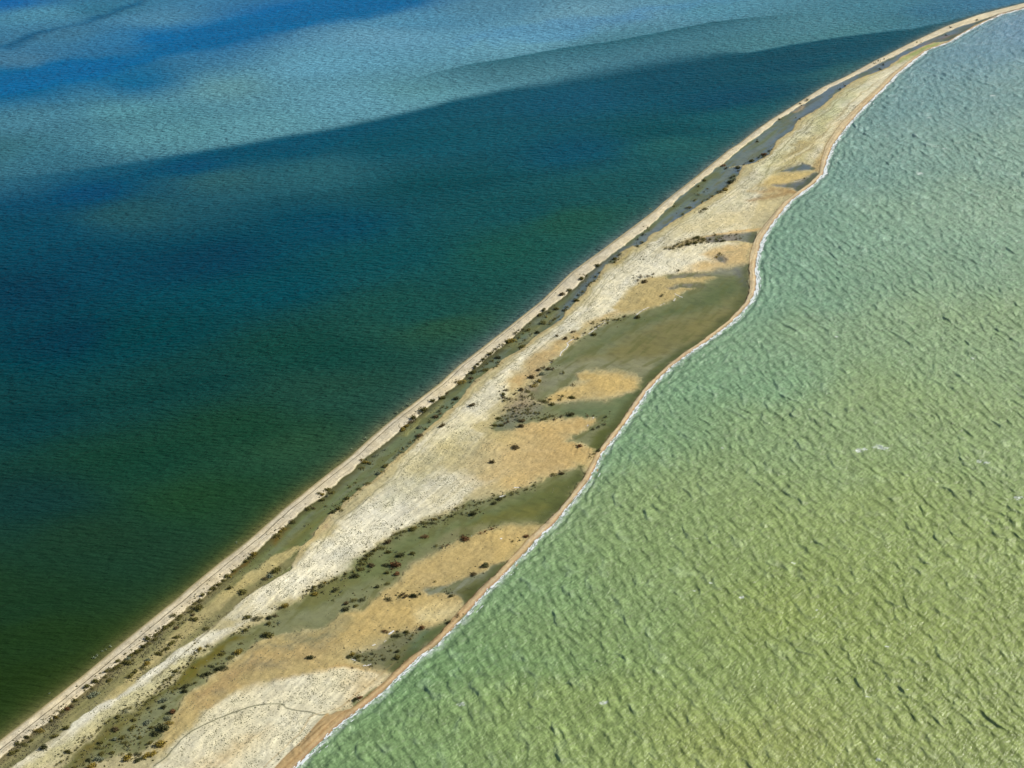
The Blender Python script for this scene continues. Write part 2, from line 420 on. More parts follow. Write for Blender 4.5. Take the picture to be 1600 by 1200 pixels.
# pools and wet mud
P1 = [55,1225, 93,1199, 107,1181, 150,1145, 172,1128, 197,1110, 220,1098, 242,1085, 262,1073, 275,1059, 287,1044, 307,1028, 322,1015, 337,1006, 362,993, 381,985, 395,975, 425,958, 436,951, 456,940, 487,921,
    497,914, 527,903, 540,897, 557,888, 562,875, 571,863, 591,851, 604,843, 616,833, 637,825, 659,815, 677,810, 700,802, 719,791, 740,785, 770,775, 795,768, 825,759, 839,755, 856,746, 872,739, 900,733, 911,736,
    912,747, 893,774, 871,800, 853,816, 820,815, 790,821, 760,831, 730,843, 695,856, 670,871, 645,883, 632,898, 612,917, 592,932, 570,950, 550,952, 532,957, 521,967, 509,976, 490,980, 456,986, 425,993, 406,1001,
    387,1013, 362,1028, 350,1045, 325,1057, 310,1069, 291,1085, 285,1100, 277,1110, 269,1121, 260,1135, 253,1146, 237,1155, 229,1170, 212,1177, 181,1177, 167,1184, 150,1192, 128,1200, 100,1225]
WETC = (130, 132, 90)
paint(P1, WETC, 1.8, 0.9, 1, t=0.5, w=0.75, pl=1)
paint([560,880, 620,845, 700,815, 780,785, 850,760, 905,738, 905,752, 880,785, 850,812, 800,812, 740,822, 700,838, 640,868, 600,905, 560,925, 520,940, 470,955, 500,925], (112,122,76), 4, 1.2, 0.9, t=0.2)
paint([780,800, 840,768, 905,742, 900,760, 870,795, 840,808, 780,812, 730,820], (98,104,52), 5, 1.5, 0.8)
paint([740,815, 800,795, 860,790, 840,810, 780,816, 730,835], (124,120,58), 4, 1.5, 0.6)
paint([700,830, 780,818, 840,812, 852,816, 800,820, 740,838, 700,852, 670,868], (134,132,92), 3, 1, 0.8)
paint([470,960, 540,925, 580,915, 560,940, 500,965, 450,985, 420,985], (136,140,108), 6, 2, 0.6)
paint([500,912, 540,905, 560,910, 520,935, 470,950, 440,955, 470,932], (118,116,66), 4, 2, 0.7)
paint([262,1075, 288,1046, 310,1028, 340,1008, 372,992, 388,990, 362,1005, 335,1030, 300,1058, 272,1080], (112,104,40), 2, 1, 0.95, t=0.1)
paint([140,1160, 175,1130, 215,1103, 250,1082, 262,1080, 235,1102, 200,1130, 165,1155, 130,1180, 105,1205, 100,1190], (124,116,58), 2.5, 1.2, 0.9, t=0.3)
paint([105,1205, 130,1170, 170,1140, 150,1165, 125,1195], (108,96,42), 3, 1.5, 0.7)
paint([200,1150, 235,1115, 270,1085, 300,1062, 330,1035, 300,1075, 275,1100, 245,1140, 215,1165], (138, 142, 106), 4, 1.6, 0.7)
# P2
paint([796,876, 783,879, 772,884, 762,894, 744,900, 727,905, 706,910, 692,915, 664,917, 660,922, 669,929, 690,927, 699,930, 715,930, 722,936, 726,946, 738,934, 750,921, 766,907, 782,891, 790,884], (140,142,114), 1.0, 0.5, 1, t=0.15, w=0.75, pl=1)
paint([738,915, 757,909, 772,900, 764,909, 748,925, 735,938, 722,932, 705,924, 720,922], (100,98,48), 2.5, 0.7, 0.9)
paint([765,895, 785,882, 790,884, 766,907], (112,116,84), 1.5, 0.5, 0.7)
# P3
paint([611,991, 627,985, 650,985, 672,985, 690,975, 697,972, 706,970, 699,980, 681,1000, 668,1010, 655,1022, 630,1043, 615,1053, 604,1045, 580,1044, 567,1041, 550,1032, 541,1027, 548,1022, 565,1020, 587,1016, 596,1006, 606,998], (122,122,86), 1.5, 0.7, 1, t=0.3, w=0.7, pl=1)
paint([660,985, 700,974, 680,1000, 650,1025, 632,1040, 640,1010, 650,995], (98,118,84), 2, 0.7, 0.85)
paint([596,1008, 610,1004, 604,1012, 592,1014], (168,158,130), 1.5, 0.8, 0.9)
paint([552,1098, 562,1098, 578,1082, 588,1076, 570,1096, 556,1108, 550,1106], (140,144,98), 0.8, 0.3, 0.9, w=0.6)
# P4 / P5 : the great pool and its arm
paint([1171,413, 1150,417, 1120,424, 1065,426, 1040,431, 1050,436, 1100,431, 1119,435, 1100,441, 1060,446, 1052,450, 1087,452, 1070,457, 1055,470, 1035,477, 1015,481, 997,492, 975,495, 950,502, 932,514, 920,522,
    895,532, 887,542, 875,557, 860,567, 850,577, 846,590, 838,605, 828,614, 836,628, 862,634, 900,629, 950,626, 985,618, 1001,606, 1004,588, 985,580, 962,575, 920,577, 900,584, 905,592, 885,603, 865,615, 850,632,
    800,640, 775,655, 762,668, 775,675, 800,670, 832,661, 862,655, 900,650, 926,653, 927,662, 917,670, 893,680, 890,691, 908,693, 926,702, 932,708, 952,684, 970,660, 982,642,
    1005,610, 1023,591, 1043,572, 1068,553, 1088,540, 1115,520, 1138,502, 1163,475, 1169,462, 1172,450, 1172,436, 1171,422], (128, 131, 92), 1.6, 0.8, 1, t=0.08, w=0.8, pl=1)
paint([1085,462, 1120,440, 1160,432, 1168,450, 1150,475, 1100,480, 1030,500, 960,525, 900,560, 880,570, 930,535, 1000,500], (98, 110, 66), 6, 1.6, 0.95)
paint([1060,500, 1130,480, 1165,462, 1140,495, 1100,528, 1050,560, 1000,575, 940,570, 880,580, 930,555, 1000,525], (128, 122, 72), 6, 2, 0.85)
paint([850,575, 930,565, 1020,565, 1060,550, 1030,580, 1010,590, 1004,584, 962,574, 910,578, 870,600, 850,612], (148, 148, 116), 5, 1.8, 0.8)
paint([1120,420, 1168,414, 1170,430, 1150,428, 1100,430], (138,140,124), 2.5, 0.8, 0.8)
paint([1045,430, 1100,426, 1110,430, 1050,436], (138,132,112), 1.5, 0.8, 0.8)
paint([1045,448, 1095,443, 1100,449, 1050,452], (134,128,112), 1.5, 0.8, 0.8)
paint([1150,420, 1172,436, 1171,452, 1160,446], (92,96,104), 2, 0.6, 0.55)
paint([1100,532, 1068,553, 1043,572, 1023,591, 1005,610, 970,660, 950,684, 960,650, 990,612, 1015,580, 1050,555], (88,102,56), 2.5, 0.8, 0.8)
paint([870,640, 940,633, 990,620, 975,645, 950,670, 935,665, 930,650, 890,648], (108,122,80), 3, 1.2, 0.85)
paint([922,700, 926,684, 942,672, 958,668, 948,686, 934,706], (90,98,38), 2, 0.6, 0.85)
paint([765,668, 790,648, 830,632, 850,640, 830,656, 800,668], (134,136,112), 3, 1.5, 0.7, t=1.0)
paint([800,625, 835,600, 845,590, 845,612, 830,640, 800,655, 790,640], (142,128,108), 4, 2, 0.7, w=0.3, t=1.0)
# P6
paint([1101,371, 1117,369, 1142,366, 1172,364, 1182,362, 1180,379, 1173,380, 1155,376, 1134,377, 1105,379, 1099,375], (138,132,118), 0.9, 0.4, 1, w=0.8, pl=1, t=0.2)
paint([1150,368, 1180,363, 1179,379, 1158,375], (122,130,112), 2, 0.4, 0.8)
paint([1040,388, 1070,376, 1098,369, 1102,379, 1080,384, 1045,391], (150,132,90), 1.8, 0.7, 0.8)
paint([1120,401, 1130,400, 1136,407, 1133,413, 1125,411, 1118,405], (112,112,106), 1.4, 0.3, 1, w=0.8, pl=1)
paint([1127,398, 1145,393, 1160,390, 1140,397], (168,158,116), 1.5, 0.6, 0.7)
# P7
paint([1214,270, 1225,266, 1237,261, 1254,255, 1265,259, 1273,264, 1269,266, 1259,266, 1237,269], (100, 114, 116), 1.4, 0.4, 1, w=0.9, pl=1, t=0)
paint([1208,272, 1220,262, 1237,258, 1252,254, 1238,262, 1225,268], (150,142,92), 2, 0.6, 0.8)
paint([1275,270, 1280,272, 1279,278, 1268,288, 1255,297, 1249,301, 1241,295, 1215,291, 1208,289, 1230,287, 1240,286, 1252,281, 1262,277, 1270,272], (108, 116, 118), 1.6, 0.5, 1, w=0.9, pl=1, t=0)

# outer beach, channel behind it, and the inner berm, from west to east
ch = sstep(-0.4, 0.4, dI) * sstep(0.5, -0.5, dC) * sstep(-400, -399, -Y * 0 - 0) 
far = sstep(620, 760, Y); vfar = sstep(900, 1030, Y)
near = 1 - far
blend(ch, (150, 144, 96), 0.35, 0.25)
f = fbm(AX / 5, Y / 45, 51, 3)
blend(ch * sstep(560, 600, Y), (112, 122, 76), 0.8, 0.05, 1)
blend(ch * far, (112, 124, 92), 0.8, 0.03)
blend(ch * vfar * sstep(0.25, -0.2, f), (104, 120, 116), 0.85, 0.02)
blend(ch * sstep(1180, 1260, Y) * 0.8, (100, 118, 128), 0.85, 0.0)
blend(ch * far * sstep(9, 3, -dC) * sstep(760, 900, Y) * 0.7, (98, 116, 130))
blend(ch * sstep(0.1, 0.5, f) * 0.5, (92, 92, 62))
blend(ch * sstep(0.1, 0.5, -f) * 0.35 * sstep(560, 620, Y), (128, 132, 112))
edge = ch * sstep(6.0, 0.6, dI) * sstep(560, 600, Y)
blend(edge * 0.75 * (1 - vfar), (86, 80, 42))
blend(ch * sstep(5, 0.5, dI) * sstep(600, 540, Y) * 0.8, (122, 110, 76), 0.3)
paint([456,856, 470,856, 440,886, 415,902, 385,918, 345,952, 300,988, 250,1033, 180,1093, 155,1100, 230,1030, 290,975, 350,925, 400,890, 430,868], (186,172,118), 1.2, 0.6, 0.95, t=0.12, w=0.05, pl=0)
paint([415,902, 440,886, 470,858, 478,860, 452,890, 425,905, 372,942, 320,985, 360,940], (132,126,84), 2, 1, 0.8, t=0.3, w=0.4, pl=0)
stroke([240,1062, 300,1010, 352,962, 385,935, 420,905, 440,885], 0.5, (120,112,76), 0.5, 0.6, 0.6)
paint([376,884, 400,868, 384,884, 360,900], (112,84,26), 1.6, 0.5, 0.8)
paint([427,842, 452,826, 440,838, 428,850], (118,88,24), 1.6, 0.5, 0.8)
paint([445,850, 480,822, 500,812, 520,798, 480,828, 452,852], (118,114,52), 2, 0.6, 0.7)
paint([490,832, 505,818, 520,804, 512,822, 500,830], (184,158,118), 2, 0.8, 0.7, pl=0, w=0.1)
paint([627,680, 650,662, 668,645, 690,628, 672,648, 650,668, 632,682], (150, 144, 82), 2.2, 0.6, 0.75, w=0.3, pl=0)
paint([790,545, 820,530, 845,507, 870,485, 873,488, 850,508, 826,532, 800,544], (146, 140, 80), 2.2, 0.8, 0.7, w=0.3, pl=0)
paint([955,412, 970,400, 975,392, 990,384, 985,395, 975,408, 962,415], (190,170,108), 1.2, 0.5, 0.9, w=0.05, pl=0)
paint([1238,176, 1248,168, 1258,164, 1254,172, 1243,177], (170,148,112), 1.6, 0.4, 0.8, pl=0, w=0.3)
paint([1435,72, 1460,64, 1480,56, 1505,52, 1500,56, 1478,62, 1455,67], (140,118,108), 2.5, 0.6, 0.7, w=0.6)
stroke([1140,262, 1150,260, 1160,259], 0.8, (186,178,130), 0.8, 0.2, 0.9)
# bank lines east of the channel
bank = ch * 0 + sstep(-0.5, 0.2, dC) * sstep(3.2, 1.6, dC) * sstep(560, 620, Y)
blend(bank, (186, 170, 122), 0, 0.3)
for k0, k1 in ((4.2, 0.35), (7.5, 0.45), (10.5, 0.4)):
    lnoise = fbm(X / 20, Y / 20, int(k0 * 10), 3) * 2.2
    b = sstep(k1 + 0.35, k1 * 0.2, np.abs(dC - k0 - lnoise)) * sstep(-0.35, 0.1, vn(AX / 9, Y / 22, int(k0)))
    blend(b * 0.55 * sstep(560, 620, Y) * (dR > 14), (142, 138, 100))
# outer beach
bw = sstep(-1.0, -0.1, dL) * sstep(0.3, -0.3, dI)
blend(bw, (228, 215, 182), 0.0, 0.05, 0)
blend(bw * (fbm(X / 6, Y / 6, 61, 4) * 0.5 + 0.25), (204, 188, 150))
blend(sstep(2.2, 0.0, dL) * sstep(-3.5, -0.5, dL), (176, 160, 116), 0.6)
blend(sstep(0.8, -1.4, dL), (112, 108, 62), 0.6, 0)
wl = sstep(0.48, 0.12, np.abs(dW + vn(X / 9, Y / 9, 14) * 0.2))
blend(wl * 0.9, (96, 84, 58))
wl2 = sstep(0.35, 0.1, np.abs(dI + 2.2 + vn(X / 7, Y / 7, 15) * 0.5)) * sstep(-0.2, 0.2, vn(X / 12, Y / 12, 16)) * near
blend(wl2 * 0.6, (150, 132, 92))
# inner beach and berm
wb = sstep(0.2, -0.2, dB) * sstep(-1, 0, dR)
wbn = sstep(620, 520, Y)
blend(wb, (210, 192, 152), 0.05, 0.0, 0)
blend(wb * wbn * 0.85, (184, 154, 104))
blend(wb * sstep(2.6, 1.2, dR) * 0.5, (202, 178, 140))
ln = np.sin(dR * 2.6 + 2.2 * fbm(X / 9, Y / 9, 93, 3))
blend(wb * wbn * sstep(0.2, 0.9, ln) * sstep(-0.4, 0.3, vn(X / 7, Y / 7, 97)) * 0.6, (148, 118, 76))
blend(wb * wbn * sstep(0.3, 0.9, -ln) * 0.5, (208, 178, 128))
blend(wb * sstep(0, 1, vn(AX / 1.2, Y / 30, 91)) * 0.4, (184, 152, 102))
blend(sstep(9, 1.5, dB + 2 * vn(X / 12, Y / 12, 95)) * sstep(0.1, 0.6, dB) * pool * 0.75, (84, 90, 44))
blend(sstep(0.5, 0.1, np.abs(dB - 0.35)) * 0.6, (138, 106, 64))  # dark line landward of the berm: its shadow put into the colour
blend(wb * sstep(0.5, 0.1, np.abs((dB + dR) * 0 + dR - 3.2 - vn(X / 8, Y / 8, 17) * 0.6)) * 0.4, (160, 120, 78))
blend(sstep(1.6, 0.2, dR), (172, 138, 98), 0.75)
low = sstep(525, 495, Y)
blend(sstep(0.6, 0.1, np.abs(dB - 5 - vn(X / 9, Y / 9, 22))) * low * 0.5, (190, 160, 106))
# fine mottling of the crust and drift streaks
mot = fbm(X / 2.4, Y / 2.4, 101, 4); stk = fbm(AX / 1.1, Y / 16, 111, 3); big = fbm(X / 22, Y / 22, 121, 3)
dryk = 1 - wet
grit = vn(X / 0.9, Y / 0.9, 105) * 0.5 + vn(X / 0.45, Y / 0.45, 106) * 0.5
col *= (1 + (0.17 * mot + 0.13 * grit + 0.20 * stk * np.clip(tuft, 0, 1) + 0.12 * big) * (0.22 + 0.78 * dryk))[:, None]
col *= (1 + np.stack([big * 0.03, big * 0.0, -big * 0.08], 1))
# algae smears in the pools
sm = fbm((X - Y * 0.35) / 5, (Y + X * 0.35) / 2.2, 131, 4)
sm2 = fbm(AX / 4, Y / 14, 133, 4)
col *= (1 - 0.20 * sstep(0.1, 0.5, sm) * wet + 0.10 * sstep(0.1, 0.5, -sm) * wet)[:, None]
olive = (sstep(0.0, 0.45, sm2) * np.clip(wet * 1.3, 0, 1) * 0.62)[:, None]
col += (np.minimum(col, alb((106, 108, 58))) - col) * olive
och = (sstep(0.05, 0.5, fbm(X / 8, Y / 6, 135, 4)) * (1 - wet) * 0.30)[:, None]
col += (col * np.array([0.80, 0.84, 0.86]) - col) * och
och = (sstep(0.1, 0.5, fbm(X / 6, Y / 5, 137, 4)) * (1 - wet) * 0.35)[:, None]
col += (col * np.array([1.10, 1.12, 1.22]) - col) * och
col = np.clip(col, 0.004, 0.85)

# relief in metres
inl = np.minimum(dL, dR)
Z = np.interp(dL, [-3, 0, 3.0, 3.6], [-0.35, 0.0, 0.28, 0.30])
Z = np.minimum(Z, np.interp(dR, [-3, 0, 2.5, 5], [-0.35, 0.0, 0.55, 1.0]))
Z += 0.32 * sstep(-0.15, 0.35, dW) * sstep(0.6, -0.6, dI) + 0.25 * sstep(0.5, 3.0, dW) * sstep(0.5, -1.0, dI)
land = sstep(0.0, 2.0, dI) * sstep(-0.5, 1.0, dB)
Z = Z * (1 - land) + land * 0.38
Z += 0.45 * sstep(4.5, 0.6, np.abs(dB + 1.0)) * sstep(0, 2, dR) * (1 - land * 0.6)
rough = (fbm(X / 3.2, Y / 3.2, 141, 4) * 0.22 + fbm(AX / 1.6, Y / 12, 151, 2) * 0.12) * (1 - sstep(0.2, 0.7, wet)) * sstep(0.5, 3, inl)
Z += rough + 0.25 * np.clip(tuft, 0, 1) * land * (1 - pool) + 0.2 * big * land * (1 - pool)
Z = np.where(pool > 0.5, 0.16, np.maximum(Z, np.where(inl > 2, 0.17, -9)))
land_co = np.stack([X, Y, Z], 1)
q = grid_quads(*SH)
pq = (pool[q] > 0.5).all(1)
ATT = {"tint": col, "wet": wet}
M_LAND = land_material()
spit = submesh("sand_spit", land_co, q[~pq], ATT, M_LAND); tag(spit, kind="structure")
pools = submesh("shallow_pools", land_co, q[pq], ATT, M_LAND); tag(pools, kind="structure")

def ground_z(x, y):                             # height of the spit at a point (nearest vertex)
    i = np.searchsorted(YR, y); i = min(max(i, 0), SH[0] - 1)
    j = int(round((x - (xl[i] - 2.5)) / (xr[i] - xl[i] + 5) * (NCOL - 1)))
    if j < 0 or j >= NCOL: return None
    return i * SH[1] + j

# ------------------------------------------------------------------ water on both sides
far_rows = np.geomspace(YR[-1] * 1.02, 90000, 46)
wr_px = np.concatenate([np.linspace(1342, 500, 900, endpoint=False), np.linspace(500, -176, 620)])
YW = gy(wr_px)
near_rows = np.array([-20000.0, -2000.0, 0.0, 250.0])
YW_ALL = np.concatenate([near_rows, YW, np.geomspace(YW[-1] * 1.02, 90000, 46)])

def mid(Yv): return 0.5 * (shoreL(Yv) + RIGHT(Yv))
def rowpx(Yv):                                  # metres per pixel across at ground distance Y (used only for tessellation)
    return TH * np.sqrt(np.maximum(Yv, 300.0) ** 2 + CAM_H ** 2)

def idw(X, Y, pts, cols, power=3.0, eps=2e-4):
    g = np.array([gp(a, b) for a, b in pts])
    lu, lv = g[:, 0] / np.sqrt(g[:, 1] ** 2 + CAM_H ** 2) * 2.0, np.log(g[:, 1]) * 1.8
    Yc = np.clip(Y, 380, 3500)
    u = X / np.sqrt(Yc ** 2 + CAM_H ** 2) * 2.0; v = np.log(Yc) * 1.8
    u = np.clip(u, -1.2, 1.2)
    W = 0; C = 0
    for i in range(len(g)):
        du = (u - lu[i]) * 0.62; dv = v - lv[i] - (u - lu[i]) * 0.16      # streaks run a little uphill to the right
        w = 1.0 / ((du * du + dv * dv) + eps) ** (power / 2)
        W = W + w; C = C + w[:, None] * cols[i][None, :]
    return C / W[:, None]

WGAIN = np.array([1.30, 1.30, 1.32])
REFL = np.array([0.004, 0.008, 0.014])
def walb(c): return np.clip((rgb(c) - REFL) / WGAIN, 0.0006, 0.8)

# --- left: calm lagoon
LP = """0 2 10 95 165|60 22 84 148 176|150 10 56 122 152|110 55 70 128 160|20 95 76 130 162|250 25 85 145 178|200 60 55 125 168|0 120 0 95 148|110 108 0 95 152|250 60 0 98 160|
350 50 0 95 157|450 20 0 95 162|560 6 15 98 162|0 150 5 92 142|200 122 22 98 145|50 190 78 134 155|200 172 90 148 162|350 132 104 155 166|500 100 106 165 190|600 62 110 165 192|650 32 88 150 182|
750 15 90 145 172|800 60 114 170 190|900 22 112 160 180|1000 20 105 155 180|1100 15 90 150 172|300 200 94 150 162|420 188 102 158 172|550 148 106 162 182|100 248 62 118 138|0 235 62 116 130|
650 138 104 160 172|800 108 92 145 160|950 70 85 140 158|1250 35 85 140 156|1350 15 76 136 156|1450 22 62 122 150|1560 5 66 126 160|1180 65 80 135 148|1300 48 78 135 146|1390 35 72 130 146|
50 300 18 78 108|150 288 4 76 115|300 252 4 80 116|450 228 14 86 110|350 272 52 102 108|200 322 38 88 98|500 260 46 102 112|650 215 18 84 100|50 350 15 74 98|900 150 20 85 110|1050 112 15 80 102|
1150 150 6 75 98|1250 105 5 75 96|1350 78 12 85 105|1310 112 45 102 106|100 400 10 72 95|0 450 2 62 84|300 400 8 66 88|500 350 12 75 96|700 280 18 77 87|900 230 16 80 102|1050 200 15 78 88|
1150 178 25 90 98|100 520 4 60 78|250 520 15 68 76|400 450 14 75 88|600 400 20 80 88|800 330 25 85 92|950 290 30 88 92|1080 230 35 96 98|50 650 18 62 60|300 600 20 65 58|500 550 25 72 66|
650 480 30 82 78|800 400 30 85 78|900 350 35 88 78|50 800 20 58 42|250 720 25 65 46|400 680 28 68 46|550 600 35 76 58|700 500 42 82 65|50 950 28 60 28|200 850 28 62 33|350 770 33 68 40|
480 690 40 77 50|20 1080 32 58 20|100 1000 31 60 23"""
V = [list(map(float, s.split())) for s in LP.replace("\n", "").split("|")]
for v in V:
    if v[2] < 30 and v[4] > 130: v[3] += 9; v[4] += 6
    if v[1] > 560: v[2] += 3; v[3] += 2; v[4] += 9
    if v[1] > 780: v[2] += 3; v[3] -= 1; v[4] += 7
pts = [(v[0], v[1]) for v in V]; cols = np.array([rgb(v[2:]) for v in V])
lc = np.concatenate([np.linspace(0, 0.9, 420, endpoint=False), np.linspace(0.9, 1, 110)])
YL = np.concatenate([near_rows, gy(np.linspace(1342, -176, 900)), np.geomspace(YR[-1] * 1.02, 90000, 46)])
x1 = np.minimum(shoreL(YL) + 2.5, mid(YL))
x0 = np.minimum(-1120 * rowpx(YL), x1 - 300)
Xg, Yg = fan(lc, x0, x1, YL)
Xg = np.concatenate([np.full((len(YL), 1), -90000.0), Xg], 1); Yg = np.concatenate([YL[:, None], Yg], 1)
shp = Xg.shape; Xg = Xg.ravel(); Yg = Yg.ravel()
Xw = Xg + fbm(Xg / 160, Yg / 160, 201, 4) * 30; Yw = Yg + fbm(Xg / 160, Yg / 160, 205, 4) * 26
EDGE = lines([-400,330, -200,314, 0,292, 120,273, 250,249, 400,222, 531,199, 647,173, 700,158, 775,143, 850,129, 930,110, 1000,97, 1060,89, 1131,82, 1169,83, 1225,72, 1319,57, 1394,47, 1424,45, 1460,38, 1520,22, 1600,4, 1900,-60, 2400,-140])
ptg = np.array([gp(a, b) for a, b in pts])
isp = ptg[:, 1] > np.interp(ptg[:, 0], EDGE[:, 0], EDGE[:, 1])
wob = 4 * fbm(Xg / 45, Yg / 45, 207, 3)
dE = (Yg + wob) - np.interp(Xg, EDGE[:, 0], EDGE[:, 1])
gx_, gyy_ = gp(np.array([100, 300, 800, 950, 1080, 1170]), np.array([270, 240, 138, 106, 87, 83]))
sfe = np.interp(Xg, gx_, [52, 14, 10, 34, 30, 3])
me_ = sstep(-sfe, sfe, dE)
plist = [p for p, k_ in zip(pts, isp) if k_]; slist = [p for p, k_ in zip(pts, isp) if not k_]
C = idw(Xw, Yw, plist, cols[isp]) * me_[:, None] + idw(Xw, Yw, slist, cols[~isp]) * (1 - me_)[:, None]
def side_band(P, colr, fade, side, soft=2.0, warp=0.0, alpha=1.0, taper=60.0):
    g = lines(P)
    px, py = Xg + warp * fbm(Xg / 40, Yg / 40, 211, 3), Yg + warp * fbm(Xg / 40, Yg / 40, 215, 3)
    yl = np.interp(px, g[:, 0], g[:, 1])        # line as a function of x
    d = (yl - py) * side                        # positive on the near side of the line
    a = sstep(-soft, soft, d) * np.exp(-np.clip(d, 0, None) / fade)
    a *= sstep(g[0, 0] - taper * 0.1, g[0, 0] + taper, px) * sstep(g[-1, 0] + taper * 0.1, g[-1, 0] - taper, px) * alpha
    global C
    C = C + (rgb(colr) - C) * a[:, None]
def spot(P, colr, soft, warp, alpha, noise=0.0):
    global C
    g = lines(P)
    d = sdf(Xg + warp * fbm(Xg / 50, Yg / 50, 221, 3), Yg + warp * fbm(Xg / 50, Yg / 50, 225, 3), g)
    a = sstep(-soft, soft, d) * alpha
    C = C + (rgb(colr) - C) * a[:, None]
# plume edges: crisp on the near side, fading away
side_band([590,129, 660,118, 737,99, 850,81, 930,68, 1000,56, 1112,34, 1225,22, 1290,17], (36,96,112), 45, 1, 1.5, 3, 0.85, 130)
side_band([-100,292, 0,281, 150,264, 250,249, 400,223, 531,200, 647,174, 720,156, 800,140], (2,82,110), 42, 1, 8, 5, 0.85, 160)
side_band([1060,90, 1131,83, 1169,83, 1225,72, 1319,57, 1394,47, 1424,45, 1440,46], (5,76,96), 90, 1, 1.6, 4, 0.75, 150)
side_band([1131,79, 1169,80, 1225,69, 1319,54, 1394,44, 1424,42], (84,140,150), 60, -1, 1.5, 4, 0.5, 60)
spot([-60,84, 0,74, 35,62, 80,48, 115,42, 130,32, 160,24, 190,8, 212,-2, 205,8, 160,27, 140,36, 90,50, 45,66, 0,79], (0,84,126), 9, 16, 0.85)
spot([-200,150, 0,112, 110,98, 180,84, 260,70, 330,40, 420,14, 520,-10, 700,-30, 640,10, 520,35, 400,58, 300,80, 200,108, 100,128, 0,146, -200,170], (0,106,160), 14, 22, 0.88)
spot([700,70, 800,38, 1000,20, 1150,-5, 1000,35, 860,62], (80,148,200), 14, 30, 0.35)
# fine streaks in the sediment, drawn out by the current
C = C * (1 + 0.10 * (1 - me_))[:, None] + (1 - me_)[:, None] * np.array([0.0015, 0.002, 0.0015])
st = fbm((Xg * 0.93 + Yg * 0.3) / 170, (Yg * 0.95 - Xg * 0.33) / 17, 231, 4)
st2 = fbm((Xg * 0.98 + Yg * 0.1) / 60, (Yg * 0.99 - Xg * 0.1) / 5, 241, 3)
C = C * (1 + 0.10 * st + 0.05 * st2)[:, None]
C = C * (1 + me_[:, None] * np.array([0.04, 0.10, 0.09]))
sl = np.gradient(shoreL(YL), YL); nn = np.repeat((1 / np.sqrt(1 + sl * sl))[:, None], shp[1], 1).ravel()
dsh = (shoreL(Yg) - Xg) * nn + fbm(Xg / 18, Yg / 18, 251, 3) * 1.6
nearf = sstep(1500, 700, Yg)
shc = rgb((66, 82, 44)) + (rgb((70, 104, 104)) - rgb((66, 82, 44))) * sstep(600, 850, Yg)[:, None]
C = C + (shc - C) * (np.exp(-np.clip(dsh, 0, None) / 10.0) * (0.35 + 0.5 * nearf))[:, None]
shc = rgb((122, 120, 80)) + (rgb((116, 134, 130)) - rgb((122, 120, 80))) * sstep(650, 900, Yg)[:, None]
C = C + (shc - C) * (np.exp(-np.clip(dsh, 0, None) / 3.0) * 0.85)[:, None]
A = np.clip((C - REFL * np.array([1.6, 1.0, 0.8])) / WGAIN, 0.0004, 0.8)
ok = (Yg > 300) & (Yg < 4000) & (Xg > -20000)
A[~ok] = walb((40, 100, 140))
plume = sstep(0.10, 0.30, C[:, 1])
chop = (2.8 + 1.0 * plume) * (0.45 + 0.55 * sstep(500, 850, Yg))
M_LAG = water_material("lagoon_water",
    [(0.42, -0.10, (4.0, 1, 1), 0.80, 3), (0.62, 0.55, (3.4, 1, 1), 0.48, 3), (0.20, 0.35, (2.2, 1, 1), 0.8, 3)], 0.012, 0.12, 0.45, 0.55, -0.1, 4)
lw = raw_mesh("lagoon_water", np.stack([Xg, Yg, np.zeros_like(Xg)], 1), grid_quads(*shp).ravel(), 4, {"tint": A, "chop": chop}, M_LAG)
tag(lw, kind="structure")

# --- right: wind-driven sea, short steep waves rolling in from the right
x0 = np.maximum(RIGHT(YW_ALL) - 2.5, mid(YW_ALL))
x1 = np.maximum(1000 * rowpx(YW_ALL), x0 + 200)
Xg, Yg = fan(np.linspace(0, 1, 1000), x0, x1, YW_ALL)
Xg = np.concatenate([Xg, np.full((len(YW_ALL), 1), 90000.0)], 1); Yg = np.concatenate([Yg, YW_ALL[:, None]], 1)
shp = Xg.shape; Xg = Xg.ravel(); Yg = Yg.ravel()
SRP = """1200 1190 148 162 92|1550 1180 140 158 92|1500 1000 140 158 88|900 1120 140 162 96|620 1150 122 155 104|1250 950 142 160 86|1560 850 142 162 94|1000 900 136 158 98|860 900 118 156 108|700 1040 112 150 98|
1100 760 142 164 106|1300 800 144 164 96|1000 700 118 158 116|1120 600 122 162 122|1300 650 142 166 112|1500 650 142 166 108|1200 480 116 160 130|1350 500 142 168 124|1550 500 142 168 118|1230 380 112 156 130|
1380 380 132 168 138|1520 330 146 176 142|1330 270 112 156 142|1450 230 132 168 150|1580 220 138 172 146|1400 160 108 152 150|1500 130 122 164 158|1590 130 132 168 154|1480 90 98 146 160|1570 60 108 152 168|1600 30 108 150 172"""
V = [list(map(float, s.split())) for s in SRP.replace("\n", "").split("|")]
C = idw(Xg + fbm(Xg / 60, Yg / 60, 301, 3) * 25, Yg + fbm(Xg / 60, Yg / 60, 305, 3) * 25, [(v[0], v[1]) for v in V], np.array([rgb(v[2:]) for v in V]), 3.0, 8e-3)
sl = np.gradient(RIGHT(YW_ALL), YW_ALL); nn = np.repeat((1 / np.sqrt(1 + sl * sl))[:, None], shp[1], 1).ravel()
dsh = (Xg - RIGHT(Yg)) * nn
C = C * np.array([1.0, 0.975, 1.0]) + np.array([0.004, 0.0, 0.006])
C = C + (rgb((118, 150, 118)) - C) * (np.exp(-np.clip(dsh, 0, None) / 12) * 0.40)[:, None]
rng = np.random.default_rng(7)
wx = fbm(Xg / 37, Yg / 37, 311, 3) * 5.5; wy = fbm(Xg / 37, Yg / 37, 315, 3) * 5.5
